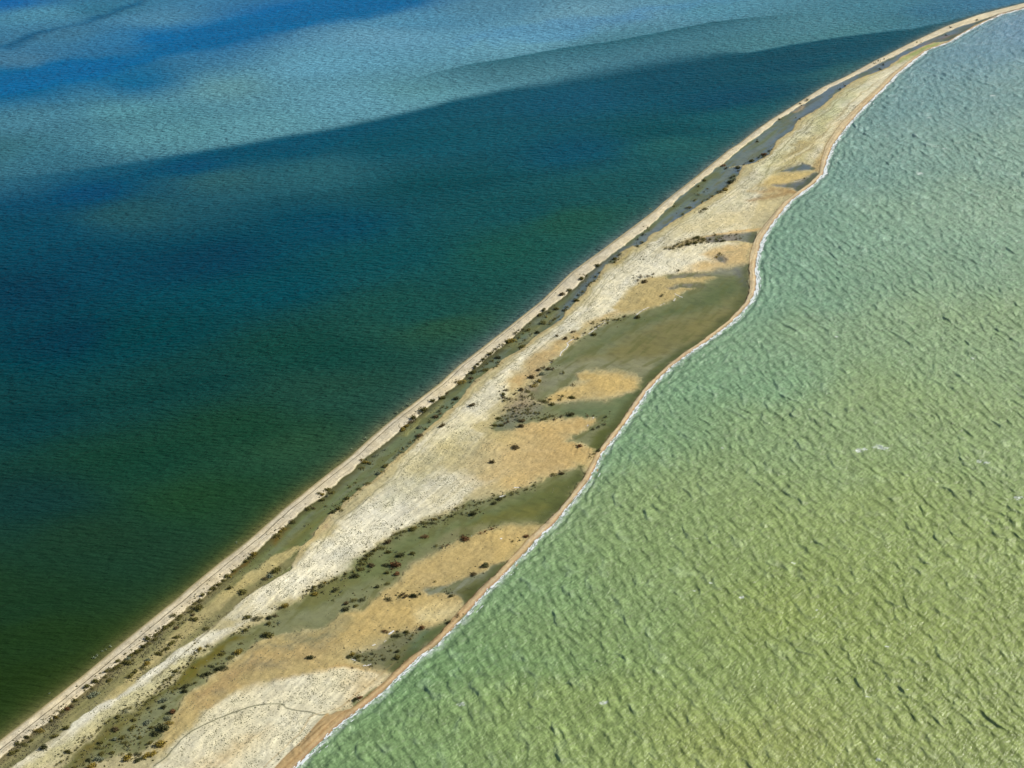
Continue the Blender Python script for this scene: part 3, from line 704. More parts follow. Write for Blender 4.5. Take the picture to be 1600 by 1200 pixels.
Xs, Ys = Xg + wx, Yg + wy
H = np.zeros_like(Xg); DX = np.zeros_like(Xg); DY = np.zeros_like(Xg)
main_dir = math.atan2(-0.46, -0.89)
grp = 0.9 + 0.22 * fbm(Xg / 40, Yg / 40, 321, 2) + 0.15 * sstep(700, 1200, Yg)
for i in range(34):
    lam = 3.0 * (3.0 ** (i / 33.0)) * rng.uniform(0.93, 1.07)
    th = main_dir + rng.normal(0, 0.5)
    kx, ky = math.cos(th) * 2 * math.pi / lam, math.sin(th) * 2 * math.pi / lam
    amp = 0.0066 * lam * (1.0 if lam > 6 else 0.85) * rng.uniform(0.7, 1.3)
    ph = kx * Xs + ky * Ys + rng.uniform(0, 6.28)
    H += amp * np.cos(ph); sn = amp * np.sin(ph)
    DX -= sn * math.cos(th); DY -= sn * math.sin(th)
# lines of breakers that bend parallel to the beach
brk = np.exp(-np.clip(dsh - 2, 0, None) / 11.0)
phs = dsh / 6.2 * 2 * math.pi + 4.0 * fbm(Xg / 13, Yg / 13, 331, 3)
damp = sstep(-1.0, 7.0, dsh) * grp
CREST = []
def scallops(size, seed, amp):
    # short rounded wavelets, each rising slowly to a crest and dropping steeply on its leading side
    cu, su = math.cos(main_dir), math.sin(main_dir)
    wu = fbm(Xg / (size * 1.2), Yg / (size * 1.2), seed + 5, 3) * size * 0.55; wv = fbm(Xg / (size * 1.2), Yg / (size * 1.2), seed + 9, 3) * size * 0.55
    u = ((Xg + wu) * cu + (Yg + wv) * su) / size; v = (-(Xg + wu) * su + (Yg + wv) * cu) / (size * 1.35)
    iu = np.floor(u); iv = np.floor(v)
    F1 = np.full(u.shape, 9.0); F2 = np.full(u.shape, 9.0); DU = np.zeros_like(u); AM = np.zeros_like(u)
    for a in (-1, 0, 1):
        for b in (-1, 0, 1):
            gu, gv = iu + a, iv + b
            fu = u - gu - 0.5 - 0.75 * (_h(gu, gv, seed) - 0.5); fv = v - gv - 0.5 - 0.75 * (_h(gu, gv, seed + 1) - 0.5)
            d = np.sqrt(fu * fu + fv * fv - 0.35 * fu * np.abs(fv))
            nearer = d < F1
            F2 = np.where(nearer, F1, np.minimum(F2, d))
            DU = np.where(nearer, fu, DU); AM = np.where(nearer, _h(gu, gv, seed + 2), AM)
            F1 = np.where(nearer, d, F1)
    t = sstep(0, 0.55, F2 - F1)
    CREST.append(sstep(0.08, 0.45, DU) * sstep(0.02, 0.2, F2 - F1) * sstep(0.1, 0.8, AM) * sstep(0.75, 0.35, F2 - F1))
    return amp * (0.35 + 0.65 * AM) * (0.50 + 0.95 * DU) * t
offs = sstep(620, 1150, Yg)
HC = scallops(10.5, 611, 0.98) * (1 - 0.35 * offs) + scallops(5.0, 651, 0.22) + scallops(15.0, 681, 1.05) * offs
H = 0.26 * np.tanh(H / 0.26)
H = H + HC * grp - 0.15
H *= damp * (1 - 0.5 * brk); DX *= damp; DY *= damp
H += 0.36 * np.cos(phs) * brk * sstep(0, 3.5, dsh)
md = np.array([math.cos(main_dir), math.sin(main_dir)])
fine = (Yg > 380) & (Yg < YW[-1] + 1) & (Xg < 80000)
H = np.where(fine, H, 0)
sk = 0.65 * np.clip(H, -0.1, None)                          # crests lean forward, steep fronts
PX = np.where(fine, Xg + 0.5 * DX + md[0] * sk, Xg); PY = np.where(fine, Yg + 0.5 * DY + md[1] * sk, Yg)
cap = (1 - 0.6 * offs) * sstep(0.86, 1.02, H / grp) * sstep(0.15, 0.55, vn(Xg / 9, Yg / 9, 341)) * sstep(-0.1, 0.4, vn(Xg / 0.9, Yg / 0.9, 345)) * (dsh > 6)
A = np.clip((C - REFL) / WGAIN, 0.0006, 0.8)
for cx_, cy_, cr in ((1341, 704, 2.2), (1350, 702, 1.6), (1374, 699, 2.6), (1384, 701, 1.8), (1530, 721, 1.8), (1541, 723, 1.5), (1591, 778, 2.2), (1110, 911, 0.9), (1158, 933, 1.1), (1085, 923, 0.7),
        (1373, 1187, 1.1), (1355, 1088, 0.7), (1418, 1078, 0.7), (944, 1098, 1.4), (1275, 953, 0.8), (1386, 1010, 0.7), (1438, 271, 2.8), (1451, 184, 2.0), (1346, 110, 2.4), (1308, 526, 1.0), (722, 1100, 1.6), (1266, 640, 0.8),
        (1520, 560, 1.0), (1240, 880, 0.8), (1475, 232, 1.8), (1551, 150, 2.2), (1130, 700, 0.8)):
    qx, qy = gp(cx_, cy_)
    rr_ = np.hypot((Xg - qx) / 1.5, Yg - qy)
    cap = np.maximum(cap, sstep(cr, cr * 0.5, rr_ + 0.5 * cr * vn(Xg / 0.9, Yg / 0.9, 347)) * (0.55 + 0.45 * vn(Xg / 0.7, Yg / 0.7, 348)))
mk = fbm(Xg / 4.5, Yg / 3.2, 351, 4)
A *= (1 + 0.07 * mk)[:, None]
froth_sheen = CREST[0] * (1 - offs) * 0.8 + CREST[2] * offs                        # froth and the sky's reflection put into the colour along the crests
fib = vn((Xg * 0.7 + Yg * 0.71) / 3.4, (Yg * 0.7 - Xg * 0.71) / 0.8, 361)
fib2 = vn((Xg * 0.7 + Yg * 0.71) / 7.0, (Yg * 0.7 - Xg * 0.71) / 2.0, 363)
A *= (1.05 + 0.20 * fib + 0.14 * fib2)[:, None]
A = A + (A * 1.22 + 0.05 - A) * froth_sheen[:, None]
wash = sstep(4.2, 0.6, dsh + 1.6 * fbm(Xg / 5, Yg / 5, 371, 3)) * (0.45 + 0.45 * vn(Xg / 1.1, Yg / 1.1, 373)) 
A = A + (np.array([0.46, 0.52, 0.48]) - A) * np.clip(wash, 0, 1)[:, None]
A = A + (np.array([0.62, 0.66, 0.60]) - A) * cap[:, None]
print("wave height std", H[fine].std(), "max", H.max(), "caps", (cap > 0.5).sum())
M_SEA = water_material("sea_water",
    [(1.0, 0.80, (3.6, 1, 1), 0.62, 4), (0.45, -1.1, (1.6, 1, 1), 0.6, 4)], 0.35, 0.18, 0.55, 1.1, 0.8, 3.6)
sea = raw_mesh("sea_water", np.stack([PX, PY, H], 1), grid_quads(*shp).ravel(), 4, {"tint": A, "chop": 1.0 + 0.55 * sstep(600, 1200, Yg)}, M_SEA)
tag(sea, kind="structure")

# --- surf along the beach
M_FOAM = plain_material("foam", (0.66, 0.70, 0.68), 0.9, 0.12, 3.0)
M_SALT = plain_material("salt_foam", (0.78, 0.77, 0.72), 0.9, 0.08, 3.0)
fo = np.linspace(-1.0, 9.0, 61)                              # metres seaward of the waterline
rr = YR
ex, ey = fan(np.array([0.0]), RIGHT(rr), RIGHT(rr), rr)
nrm = np.convolve(np.pad(1 / np.sqrt(1 + np.gradient(RIGHT(rr), rr) ** 2), 12, 'edge'), np.ones(25) / 25, 'valid')
FX = RIGHT(rr)[:, None] + fo[None, :] / nrm[:, None]; FY = np.repeat(rr[:, None], len(fo), 1)
fshp = FX.shape; FX = FX.ravel(); FY = FY.ravel(); FD = np.tile(fo, len(rr))
ARC = np.repeat(np.cumsum(np.r_[0, np.hypot(np.diff(RIGHT(rr)), np.diff(rr))])[:, None], len(fo), 1).ravel()
wdt = 1.7 + 0.9 * vn(ARC / 9, FD / 40, 401) + 0.7 * vn(ARC / 2.5, FD / 9, 402) + 1.1 * sstep(620, 950, FY)

run = -0.25 + 0.5 * vn(ARC / 4, FD / 40, 403) + 0.3 * vn(ARC / 1.2, FD / 40, 404)
lace = 0.6 * vn(ARC / 2.2, FD / 0.45, 405) + 0.4 * vn(ARC / 0.8, FD / 0.3, 406)
m = (FD > run) & (FD < wdt) & (lace > -0.26 + 0.36 * sstep(0.4, 1, FD / np.maximum(wdt, 0.3)) - 0.22 * sstep(700, 1000, FY))
o2 = 4.4 + 1.2 * vn(ARC / 14, FD / 99, 411)
m |= (np.abs(FD - o2) < 0.30) & (vn(ARC / 9, FD / 99, 413) > 0.55) & (lace > -0.05)
q = grid_quads(*fshp)
fz = 0.22 + 0.10 * lace + np.interp(FD, [-1, 0, 3], [0.12, 0.02, 0.12])
surf = submesh("surf_foam", np.stack([FX, FY, fz], 1), q[m[q].all(1)], {}, M_FOAM); tag(surf, kind="stuff")

# ------------------------------------------------------------------ shrubs
def leaf_bush(seed, leaves, lobes, twiggy=False):
    """a low irregular shrub 1 m across: leaf clumps spread through several overlapping domes, on short stems"""
    r = np.random.default_rng(seed)
    cen = [(0, 0, 0.50, 0.52)]
    for i in range(lobes):
        a = r.uniform(0, 6.28); d = r.uniform(0.14, 0.34)
        cen.append((d * math.cos(a), d * math.sin(a), r.uniform(0.20, 0.34), r.uniform(0.30, 0.55)))
    co = []; fc = []
    for i in range(leaves):
        cx, cy, rad, hh = cen[r.integers(len(cen))] if r.random() > 0.25 else cen[0]
        if (cx, cy) == (0, 0): rad *= 0.72
        v = r.normal(size=3); v[2] = abs(v[2]); v /= np.linalg.norm(v)
        q_ = r.uniform(0.55, 1.06) if r.random() < 0.8 else r.uniform(0.1, 0.6)
        p = np.array([cx + v[0] * rad * q_, cy + v[1] * rad * q_, 0.05 + v[2] * hh * q_])
        n = v + r.normal(0, 0.55, 3); n /= np.linalg.norm(n)
        t = np.cross(n, [0.3, 0.2, 1]); t /= np.linalg.norm(t); b = np.cross(n, t)
        s = r.uniform(0.035, 0.085) * (0.7 if twiggy else 1.0)
        k = len(co)
        co += [p - t * s, p - b * s * 0.7 + n * s * 0.3, p + t * s, p + b * s * 0.8]
        fc.append((k, k + 1, k + 2, k + 3))
    for i in range(6):                          # stems
        a = r.uniform(0, 6.28); tip = np.array([0.3 * math.cos(a), 0.3 * math.sin(a), 0.34]); k = len(co)
        w = np.array([-math.sin(a), math.cos(a), 0]) * 0.022
        co += [-w, w, tip + w * 0.3, tip - w * 0.3]; fc.append((k, k + 1, k + 2, k + 3))
    return np.array(co), np.array(fc)

LEAF = {'o': (0.14, 0.128, 0.032), 'y': (0.26, 0.195, 0.035), 'r': (0.17, 0.085, 0.032), 'd': (0.075, 0.078, 0.028),
        'g': (0.20, 0.22, 0.13), 'b': (0.13, 0.098, 0.040), 'p': (0.26, 0.31, 0.19)}
WORD = {'o': 'olive', 'y': 'yellowish', 'r': 'rusty', 'd': 'dark', 'g': 'grey-green', 'b': 'brownish', 'p': 'pale green'}
LMAT = {k: plain_material("foliage_" + WORD[k].replace(' ', '_').replace('-', '_'), v, 0.8, 0.45, 1.6, 0.15) for k, v in LEAF.items()}
BUSH = [leaf_bush(s_, 300, n_, s_ == 4) for s_, n_ in ((1, 3), (2, 5), (3, 4), (4, 6), (5, 2))]
SMALL = [leaf_bush(s_ + 20, 90, n_) for s_, n_ in ((1, 3), (2, 4), (3, 2))]
MESH = {}
def bush_mesh(v, c):
    if (v, c) not in MESH:
        co, fc = BUSH[v]
        me = bpy.data.meshes.new("shrub"); me.from_pydata(co.tolist(), [], fc.tolist()); me.materials.append(LMAT[c])
        MESH[(v, c)] = me
    return MESH[(v, c)]

# x,y,width in photo pixels at which each shrub was traced, and its colour
PLANTS = {
"on the inner edge of the long outer beach": """20,1177,10 28,1173,8 28,1163,8 38,1162,12 50,1157,9 43,1152,8 62,1142,14y 80,1127,8 88,1121,9y 96,1112,12 106,1108,9r 113,1104,8b 117,1094,11 133,1080,6 137,1074,10 145,1076,7 148,1084,16g
150,1065,13 166,1050,8 165,1058,8 172,1063,10 172,1046,9 180,1044,9 186,1041,9 185,1034,8 196,1035,10 202,1036,10 209,1032,7 200,1029,8g 204,1024,10 207,1021,6 215,1019,10 220,1016,8 225,1010,9 232,1005,9 231,998,12 242,999,9
244,992,8 250,990,7 256,985,6 260,980,10 265,977,9 271,974,8 279,967,8 272,963,11 282,962,8 275,981,9b 281,975,7 287,973,7 299,967,8 305,967,10 301,961,8b 299,956,9 300,949,7 310,949,15 305,943,8 312,938,10 317,931,9 326,926,9
331,921,8 335,919,10 342,913,11 349,907,8 355,900,10 359,901,7y 365,892,8 368,891,6y 384,876,9 390,871,10 396,865,12y 431,835,14o 438,830,8y 442,826,10y 457,814,12 481,795,10 490,794,8b 499,772,9 504,774,8y 502,781,8o
512,765,12 519,769,8 512,774,7g 566,719,10y 571,722,9y 577,723,8 565,730,9 587,711,9g 600,703,7g 630,670,12y 636,665,9y 641,659,10b 647,654,12 662,641,13 655,646,7 677,627,11 689,621,11 699,614,7b 719,596,14y 712,598,7 729,586,7
739,581,11 742,574,8 747,570,8 752,566,6 756,562,8 760,558,6 765,554,9 770,551,7 775,546,8 780,542,7 785,539,7 792,534,8 799,531,14y 806,521,9 811,517,6 816,514,7 829,505,5 844,491,9 850,485,8 879,461,10b 889,454,8
909,436,11 915,431,7 934,415,8 1012,356,5 1100,281,8 1090,291,8 1054,322,5 1129,258,9r 1219,186,7d 1251,163,6d 1261,157,8d 1365,100,4d 1372,96,4d 1381,93,4d 1432,67,4 1485,44,5d 1527,32,6d""",
"on the sandy strip behind the outer beach": """70,1168,14d 86,1150,11 105,1137,12 204,1056,13 211,1050,9 224,1042,12 231,1037,10y 231,1031,9g 249,1021,11 256,1016,8 261,1013,9 269,1004,12 276,995,11 322,981,12 360,919,9 379,924,15 430,892,15 422,900,9g 414,904,9b 304,1002,4""",
"in the muddy channel behind the outer beach": """509,791,6 520,800,9d 530,794,10 534,797,8 524,790,5 542,778,10 537,783,8 555,754,5 574,755,9 561,763,9 547,761,7 552,774,5 544,778,7 476,821,5g 597,737,6y 591,739,9g 601,727,12 606,726,6 617,714,4 622,710,5 627,706,8
631,701,6 637,697,6 642,691,8 647,687,7 652,685,6 654,680,11b 664,669,8 656,667,9g 672,659,8d 680,650,10b 689,646,8b 687,642,8d 692,636,8 699,637,6 707,629,6 714,622,10d 736,590,9b 736,596,8d 750,580,5 757,577,10 761,576,7b
762,568,7 769,564,8 777,558,9d 779,566,7 776,571,7 772,575,5 811,526,8 818,521,6 825,515,9 820,531,7 816,541,10 820,539,6 831,522,4 840,519,9d 847,503,12 851,506,6 859,506,7 864,500,8 869,497,7 874,494,4 853,494,7y 860,488,8
869,482,9 882,484,9d 886,479,7 900,469,9 905,461,7 910,456,7 920,446,7 924,442,6 927,439,7 931,432,7 937,426,6 954,408,6 961,404,9 967,398,8 966,406,6 961,410,8 996,384,8 1004,378,8 997,374,5d 1004,366,7d 1067,335,7 1077,324,9
1086,312,7 1091,304,7 1100,299,5g 1105,295,5 1097,316,6 1106,311,6 1112,307,8 1125,300,9 1132,296,9y 1136,291,8 1141,284,10d 1147,281,8 1144,277,8d 1146,275,7 1154,267,6d 1152,261,9d 1136,262,8b 1162,257,5 1175,251,9 1185,246,7d
1195,241,9r 1194,245,7 1202,236,6d 1206,234,4 1184,221,7d 1249,186,6d 1312,139,6d 1321,134,5 1380,101,6d 1374,108,7d 1478,55,5d""",
"standing alone on the cream flat": """692,665,10b 739,633,10b 871,525,7b 884,529,9b 895,518,9b 1006,406,4 1094,331,7 1102,327,9 1257,279,5d 805,698,12b 770,722,11b 486,1027,12d""",
"in the small group west of the sandy fingers": """990,434,5b 1000,432,8b 1012,432,8b 1021,429,6b 996,439,7b 1008,440,9b 1034,462,8d 1060,424,7d""",
"in the dense thicket beside the grey inlet": """1041,389,7 1046,388,8 1051,389,7 1055,385,8 1061,386,7 1060,381,8 1066,379,7 1067,384,8 1074,377,8 1075,382,9 1080,380,8 1084,373,8 1086,380,9 1090,371,9 1090,376,8 1095,379,8 1099,373,9 1099,377,7 1110,374,7d 1116,367,7
1107,379,6d 1119,374,6 1121,377,8d 1125,372,6 1130,376,9d 1129,369,5 1139,368,5d 1151,366,5d 1150,374,6d 1156,372,5""",
"beside the tiny round pond": """1119,402,8y 1124,397,8""",
"on the north edge of the great pool": """901,529,8 914,520,7b 926,504,8 925,514,6 932,510,8 937,508,6 942,501,7 950,499,8 960,499,6 967,498,8 977,494,7b 927,522,9 949,505,7 997,495,10 862,564,7b 880,582,8""",
"in the thicket on the mud between the pools": """771,664,9 779,653,9 782,664,9 790,661,8b 795,659,8b 787,642,7 795,641,7 789,650,6 799,650,7 805,637,7 804,642,6 806,655,6g 811,656,7g 815,657,9b 819,655,7 815,666,10b 816,632,7b 810,644,6 815,647,6 821,645,6 824,640,7
825,647,6 830,645,7 837,645,7 842,645,8 840,652,6 831,654,5 852,647,5 846,655,7 852,654,9 859,650,8 865,650,6 866,654,8b 876,650,8b 892,647,11d 830,634,6 836,631,5 822,635,4 832,624,6 791,610,9b 786,616,9 787,621,8b 780,624,6
792,622,7 797,624,8b 789,627,8 806,615,8b 815,609,10b 824,611,9 814,620,7b 820,621,7 806,625,5 816,625,6 830,617,8 825,620,6 831,589,12b 839,587,6 834,603,10y 837,599,7 842,595,9y 829,604,6b 847,584,9g 842,578,9b 850,575,8b
857,576,9b 864,576,8b 799,640,6g 808,650,7g 802,646,6g 812,638,6 794,653,7 786,656,6""",
"on the arm of the pool below the orange bar": """850,626,12 842,627,6 861,624,8 880,619,8 875,624,8 894,621,9 862,631,9 895,602,8b""",
"between the orange bar and the inner beach": """917,649,6r 927,649,5 946,651,8d 942,657,4 945,662,8b 935,666,8d 927,671,8d 906,697,9r 934,705,9d 927,710,6 921,714,4""",
"on the upper edge of the green pool": """712,795,7 704,806,8d 706,800,5 712,803,5 721,802,7d 730,801,5 739,802,13d 744,797,6 751,800,4 725,790,7 724,793,5 734,789,6 750,784,8 756,784,6 745,788,5 742,790,5 765,782,6d 769,778,5 773,774,7 771,786,9d 780,779,9d
789,776,6d 799,769,6 800,772,8 809,769,6 823,763,7 821,766,5 835,758,8 864,741,9 877,739,10b 715,795,7 687,807,8 679,811,9y 675,817,9d 681,818,6 661,816,9 667,817,6 695,812,6d 701,807,7 685,815,5 665,822,7 645,826,14o 650,824,8y
632,829,9 626,831,8 619,834,9 626,836,5 621,840,7d 611,839,6 606,846,13b 596,855,10 590,854,8 585,859,9 581,865,9 574,867,9 571,861,6 569,872,9 565,875,8 572,876,6 564,880,9 570,882,6 580,882,11b 564,889,9 569,890,6 577,892,7d
555,899,12d 560,901,8 552,892,8 542,896,8 539,900,6 526,904,8 520,907,7 514,910,7 534,906,5g 501,914,12d 506,911,8y 492,918,9 489,922,8 491,927,12y 496,925,8 504,925,6d 482,924,8 475,931,6 436,951,7b 444,946,14y""",
"standing in the green pool": """607,862,9 624,867,12d 644,864,10o 664,838,12r 602,882,9d 619,882,15r 625,881,8r 611,889,8b 604,894,9 619,896,10r 682,852,8 692,854,8b 698,852,6r 524,921,11d 534,924,6g 520,937,5 552,937,10 565,936,11d 571,932,5 542,942,9b
557,946,9 539,951,12d 589,916,9d 605,911,9 619,862,5g""",
"on the lower edge of the green pool": """722,837,8b 726,841,13r 751,834,8r 759,830,7r 767,827,8r 772,822,6 607,937,10d 629,929,9b 634,932,9b 625,933,6 647,931,11d 657,929,8d""",
"on the bright ochre sand bar": """821,838,10r 801,846,6 757,883,13d 741,897,10b 680,909,6""",
"beside the small grey pool": """701,926,8d 705,931,9d 715,963,8b 702,972,9d""",
"round the lower pool by the inner beach": """660,981,12r 601,986,9r 621,986,6 620,993,12d 636,987,9 636,991,6 645,993,7 651,989,4 640,998,7 616,1008,5 610,1016,7 622,1017,9d 620,1026,11o 601,1030,8d 597,1024,6 597,1029,5 581,1020,8d 582,1030,8 572,1027,6 570,1031,6
560,1031,8 560,1025,10o 551,1022,9y 544,1026,9d 579,1041,6d 551,1044,6b 556,1093,9d 562,1091,10r 554,1096,6d""",
"in the marsh between the two cream flats": """419,974,9 429,979,5 400,966,14d 387,964,10 421,965,10d 430,962,9b 382,967,6 410,966,6d 437,971,8g 384,984,9 389,979,6 374,989,5 366,991,7 419,991,16o 410,992,8d 377,1005,7 402,1002,7g 372,1017,15y 347,1021,9 360,1026,12o
325,1009,8 311,1015,9y 311,1019,8 305,1022,7 300,1027,8 299,1032,8 294,1037,6 287,1042,6b 281,1044,8 275,1049,9 282,1050,7 272,1055,8d 266,1059,8 267,1062,7 261,1063,6 255,1066,8 320,1016,6 302,1042,8y 332,1041,9d 345,1021,8y
341,1036,7 342,1045,12d 350,1042,12d 324,1052,11d 317,1054,9d 335,1050,7 310,1055,5 307,1066,8o 301,1069,6 289,1072,12d 289,1079,12d 270,1082,7 275,1077,7 256,1093,12g""",
"in the marshy hollow at the lower left": """257,1104,11d 269,1111,12r 262,1114,7d 262,1122,12g 264,1129,12y 254,1137,17d 242,1145,12d 237,1136,9 249,1161,19y 234,1160,11o 230,1179,14y 240,1177,12y 217,1187,12d 224,1184,8 200,1185,14y 204,1180,10 214,1178,10d
220,1178,8 180,1138,12b 167,1142,4 209,1124,9 218,1116,8 219,1109,6 227,1101,8 234,1106,8d 236,1112,6 231,1127,13g 207,1136,11 204,1142,5 218,1140,6 223,1142,4 229,1143,6 212,1149,6 219,1152,9 210,1156,5 219,1161,7 196,1160,11
191,1152,9 201,1151,5 179,1154,9g 184,1159,5 156,1160,9 170,1163,6 204,1164,6 200,1170,7g 194,1167,6 175,1175,9 176,1182,6d 190,1179,8 159,1176,9 152,1168,7 162,1169,6 154,1185,12g 160,1186,10g 240,1090,8 235,1094,6 230,1096,8
224,1096,7 217,1094,4 214,1101,6 205,1106,8 200,1107,5 197,1112,8g 194,1110,7 184,1119,9 185,1127,8 172,1125,7 167,1130,8 157,1136,7 152,1141,7 237,1086,5 231,1088,5 250,1074,8 246,1081,7 251,1084,6 259,1072,5 252,1079,5 265,1075,5
274,1067,6 260,1062,5 267,1060,6 131,1156,7 134,1152,6 130,1160,5 127,1164,5 107,1175,10 119,1172,6 97,1182,6 97,1191,8 89,1196,6 145,1151,6 139,1187,9d 120,1190,6 130,1178,6 156,1169,8 161,1176,8 157,1182,8 131,1195,6
142,1197,14y 115,1199,9 171,1162,7""",
"half sunk in the dark lagoon off the outer beach": """77,1083,4p 146,1027,8p 152,1023,6p 160,1017,5p 165,1014,4p 172,1009,6p 369,847,5p 550,701,5p 566,688,6p 572,684,8p 600,661,5p 620,644,8p 630,637,6p 637,632,7p 641,623,4p 1145,224,4p 1016,326,5p""",
}
rs = random.Random(5)
plants = []
for where, txt in PLANTS.items():
    for tok in txt.split():
        c = 'o'
        if tok[-1].isalpha(): c = tok[-1]; tok = tok[:-1]
        x, y, w = map(float, tok.split(','))
        plants.append([where, x, y, w, c])
order = sorted(range(len(plants)), key=lambda i: -plants[i][3])
keep = set(order[:300])
ORD = "lowest second third fourth fifth sixth seventh eighth ninth tenth eleventh twelfth".split()
def stand(x, y):
    i = ground_z(x, y)
    z = float(Z[i]) if i is not None else 0.0
    return z if z > 0.05 else -0.02
groups = {}
rest_co = []; rest_fc = []; nrest = 0; rest_mi = []
for n, (where, px_, py_, w, c) in enumerate(plants):
    x, y = gp(px_, py_ + 0.18 * w); x = float(x); y = float(y)
    d = 1.05 * w * px_m(py_)
    if n in keep:
        size = 'tiny' if w < 7.5 else 'small' if w < 9.5 else 'middle-sized' if w < 12.5 else 'large'
        o = bpy.data.objects.new("shrub", bush_mesh(rs.randrange(5), c)); COL.objects.link(o)
        o.location = (x, y, stand(x, y) - 0.03 * d)
        o.rotation_euler = (0, 0, rs.uniform(0, 6.28))
        o.rotation_euler = (0, 0, rs.choice((0, math.pi)) + rs.uniform(-0.5, 0.7))
        o.scale = (d * rs.uniform(0.95, 1.45), d * rs.uniform(0.70, 1.05), d * rs.uniform(0.65, 0.95))
        o["category"] = "shrub"
        groups.setdefault((where, size, c), []).append((y, x, o))
    else:
        co, fc = SMALL[rs.randrange(3)]
        a = rs.uniform(0, 6.28); ca, sa = math.cos(a), math.sin(a)
        P = co * d; P = np.stack([P[:, 0] * ca - P[:, 1] * sa + x, P[:, 0] * sa + P[:, 1] * ca + y, P[:, 2] * 0.85 + stand(x, y)], 1)
        rest_co.append(P); rest_fc.append(fc + nrest); nrest += len(P); rest_mi += [list(LMAT).index(c)] * len(fc)
for (where, size, c), L in groups.items():
    L.sort(key=lambda t: (t[0], t[1]))
    base = size + " " + WORD[c] + " shrub"
    for i, (_, _, o) in enumerate(L):
        if len(L) == 1: lab = "the one " + base + " " + where
        elif len(L) <= 12:
            lab = ("lowest " if i == 0 else "topmost " if i == len(L) - 1 else ORD[i] + " ") + base + " " + where + ("" if i in (0, len(L) - 1) else ", from below")
        else: lab = base + " " + where
        tag(o, lab, "shrub", "shrubs " + where if len(L) <= 12 else size + " " + WORD[c] + " shrubs " + where)
me = bpy.data.meshes.new("low_scrub")
me.from_pydata(np.concatenate(rest_co).tolist(), [], np.concatenate(rest_fc).tolist())
for k_ in LMAT: me.materials.append(LMAT[k_])
me.polygons.foreach_set("material_index", np.array(rest_mi, np.int32))
scrub = bpy.data.objects.new("low_scrub", me); COL.objects.link(scrub); tag(scrub, kind="stuff")

# ------------------------------------------------------------------ tufts of saltmarsh plants that speckle the flats
def tuft_field(name, count, dens, smin, smax, colour, seed, hgt=0.5, at=None):
    r = np.random.default_rng(seed)
    if at is not None: return tufts(name, *at, smin, smax, colour, r, hgt)
    cell = np.gradient(YR)[:, None] * ((xr - xl + 5) / NCOL)[:, None] * np.ones((1, NCOL))
    p = np.clip(dens, 0, None) * cell.ravel() * (np.minimum(dL, dR) > 3) * (Y < 1250)
    p /= p.sum()
    idx = r.choice(N, count, p=p)
    cx = X[idx] + r.uniform(-0.4, 0.4, count); cy = Y[idx] + r.uniform(-0.4, 0.4, count); cz = Z[idx]
    tufts(name, cx, cy, cz, smin, smax, colour, r, hgt)
def tufts(name, cx, cy, cz, smin, smax, colour, r, hgt):
    count = len(cx)
    s = (smin + (smax - smin) * r.random(count) ** 2.5)
    K = 5
    ang = r.uniform(0, 6.28, (count, 1)) + np.arange(K)[None] * 2 * math.pi / K + r.uniform(-0.3, 0.3, (count, K))
    rad = s[:, None] * r.uniform(0.35, 0.7, (count, K))
    co = np.zeros((count, K + 1, 3))
    co[:, :K, 0] = cx[:, None] + rad * np.cos(ang) * 1.15; co[:, :K, 1] = cy[:, None] + rad * np.sin(ang)
    co[:, :K, 2] = cz[:, None] - 0.03
    co[:, K, 0] = cx + r.uniform(-0.15, 0.15, count) * s; co[:, K, 1] = cy; co[:, K, 2] = cz + s * hgt * r.uniform(0.6, 1.3, count)
    b = np.arange(count)[:, None] * (K + 1)
    lo = np.stack([b + np.arange(K)[None], b + (np.arange(K)[None] + 1) % K, np.repeat(b + K, K, 1)], -1).reshape(-1)
    o = raw_mesh(name, co.reshape(-1, 3), lo, 3, {}, plain_material(name, colour, 0.9, 0.4, 1.0), False)
    tag(o, kind="stuff")
patch = np.clip(0.5 + 1.3 * fbm(X / 7, Y / 7, 501, 3) + 0.5 * vn(AX / 1.4, Y / 12, 505), 0.02, 3)
tuft_field("marsh_tufts", 44000, tuft * patch * (1 - 0.8 * pool), 0.18, 0.62, (0.21, 0.205, 0.12), 11)
fring = sstep(6, 0.5, np.abs(dI - 2.5)) * (Y < 560) + 0.25 * (dI > 0) * (dC < 0) * sstep(620, 540, Y)
tuft_field("beach_weeds", 3800, fring * patch, 0.3, 0.9, (0.11, 0.10, 0.05), 12)

rq = np.random.default_rng(77); TX = []; TY = []; TZ = []
for where, px_, py_, w, c in plants:            # seedlings and litter that tie neighbouring shrubs together
    if c == 'p': continue
    x, y = gp(px_, py_)
    for k_ in range(9):
        a_, b_ = x + rq.normal(0, 2.3), y + rq.normal(0, 2.6)
        gi = ground_z(a_, b_)
        if gi is not None and Z[gi] > 0.1: TX.append(a_); TY.append(b_); TZ.append(Z[gi])
tuft_field("ground_scrub", 0, None, 0.3, 1.15, (0.115, 0.105, 0.045), 13, 0.55, at=(np.array(TX), np.array(TY), np.array(TZ)))

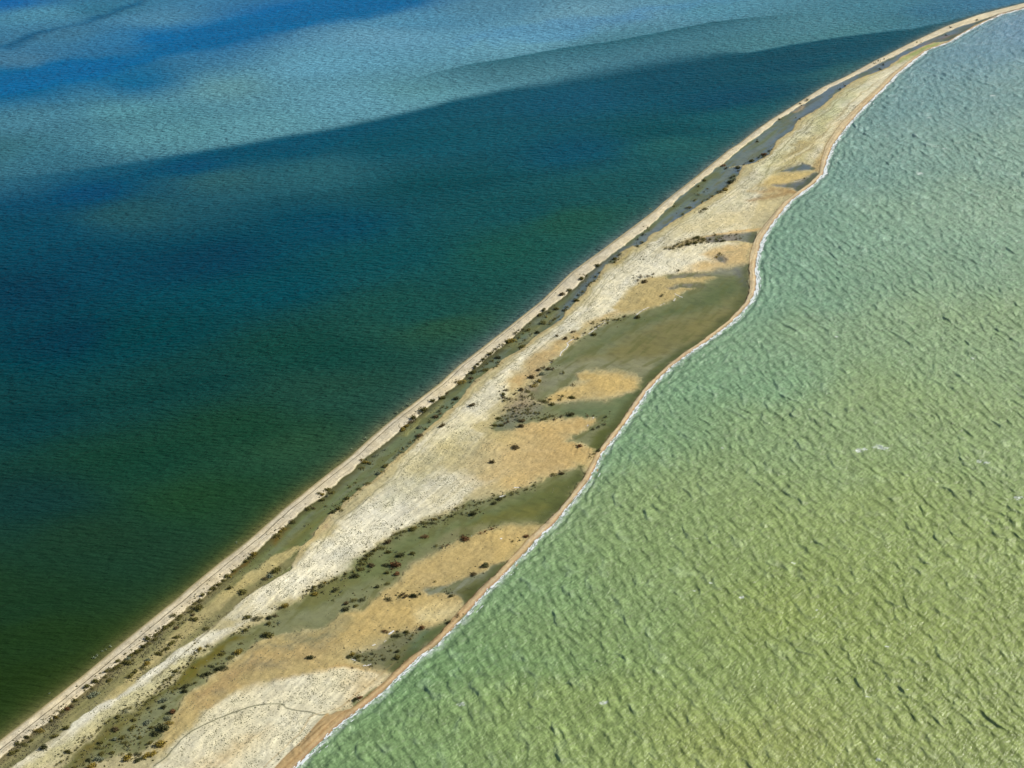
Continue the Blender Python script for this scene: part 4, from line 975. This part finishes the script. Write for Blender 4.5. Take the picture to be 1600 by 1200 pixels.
# ------------------------------------------------------------------ wind-blown foam along the pool margins
def salt_foam():
    r = np.random.default_rng(3); V = []; F = []
    SEG = ["2.6 875,557 877,551 884,546 888,540 886,537 893,532 897,530", "1.4 908,526 914,523", "2.4 920,522 926,518 934,511 940,507 946,505", "1.6 941,504 946,502", "1.4 949,502 953,501",
        "2.2 993,494 1000,488 1007,484 1014,481", "1.5 1031,478 1038,475", "2.8 1053,471 1055,467", "2 1054,460 1060,463 1067,465", "2 858,568 863,566", "2.6 780,777 790,774", "2.8 803,763 813,763",
        "1.6 737,838 737,838", "3.6 608,992 612,989 615,987", "2.4 581,1010 586,1008", "2.6 567,1042 573,1041 580,1038", "1.8 548,1030 556,1033", "1.8 917,668 919,664", "1.6 926,656 928,652", "1.2 1232,298 1240,295",
        "1.3 1240,285 1248,283 1256,280", "2.6 782,844 784,842", "1.2 1127,409 1129,409", "1.2 566,1020 568,1019", "1.4 600,1004 604,1001"]
    for s in SEG:
        t = s.split(); w = float(t[0]); P = lines([float(v) for a in t[1:] for v in a.split(',')])
        wm = w * 0.5 * px_m(600) * 0.8
        for a, b in zip(P[:-1], P[1:]):
            n = int(max(3, np.hypot(*(b - a)) / 0.28))
            for i in range(n):
                c = a + (b - a) * (i + r.random()) / n + r.normal(0, wm * 0.25, 2)
                gi = ground_z(c[0], c[1]); z = float(Z[gi]) + 0.05 + 0.12 * r.random()
                rd = wm * r.uniform(0.35, 1.0); k = len(V)
                for j in range(6):
                    th = j * math.pi / 3 + r.uniform(-0.4, 0.4); q_ = rd * r.uniform(0.6, 1.15)
                    V.append((c[0] + q_ * math.cos(th) * 1.2, c[1] + q_ * math.sin(th), z - 0.03))
                V.append((c[0], c[1], z + 0.05))
                for j in range(6): F.append((k + j, k + (j + 1) % 6, k + 6))
    me = bpy.data.meshes.new("pool_foam"); me.from_pydata(V, [], F); me.materials.append(M_SALT)
    o = bpy.data.objects.new("pool_foam", me); COL.objects.link(o); tag(o, kind="stuff")
salt_foam()
print("plants", len(plants), "tris", sum(len(o.data.polygons) for o in COL.objects if o.type == 'MESH'))
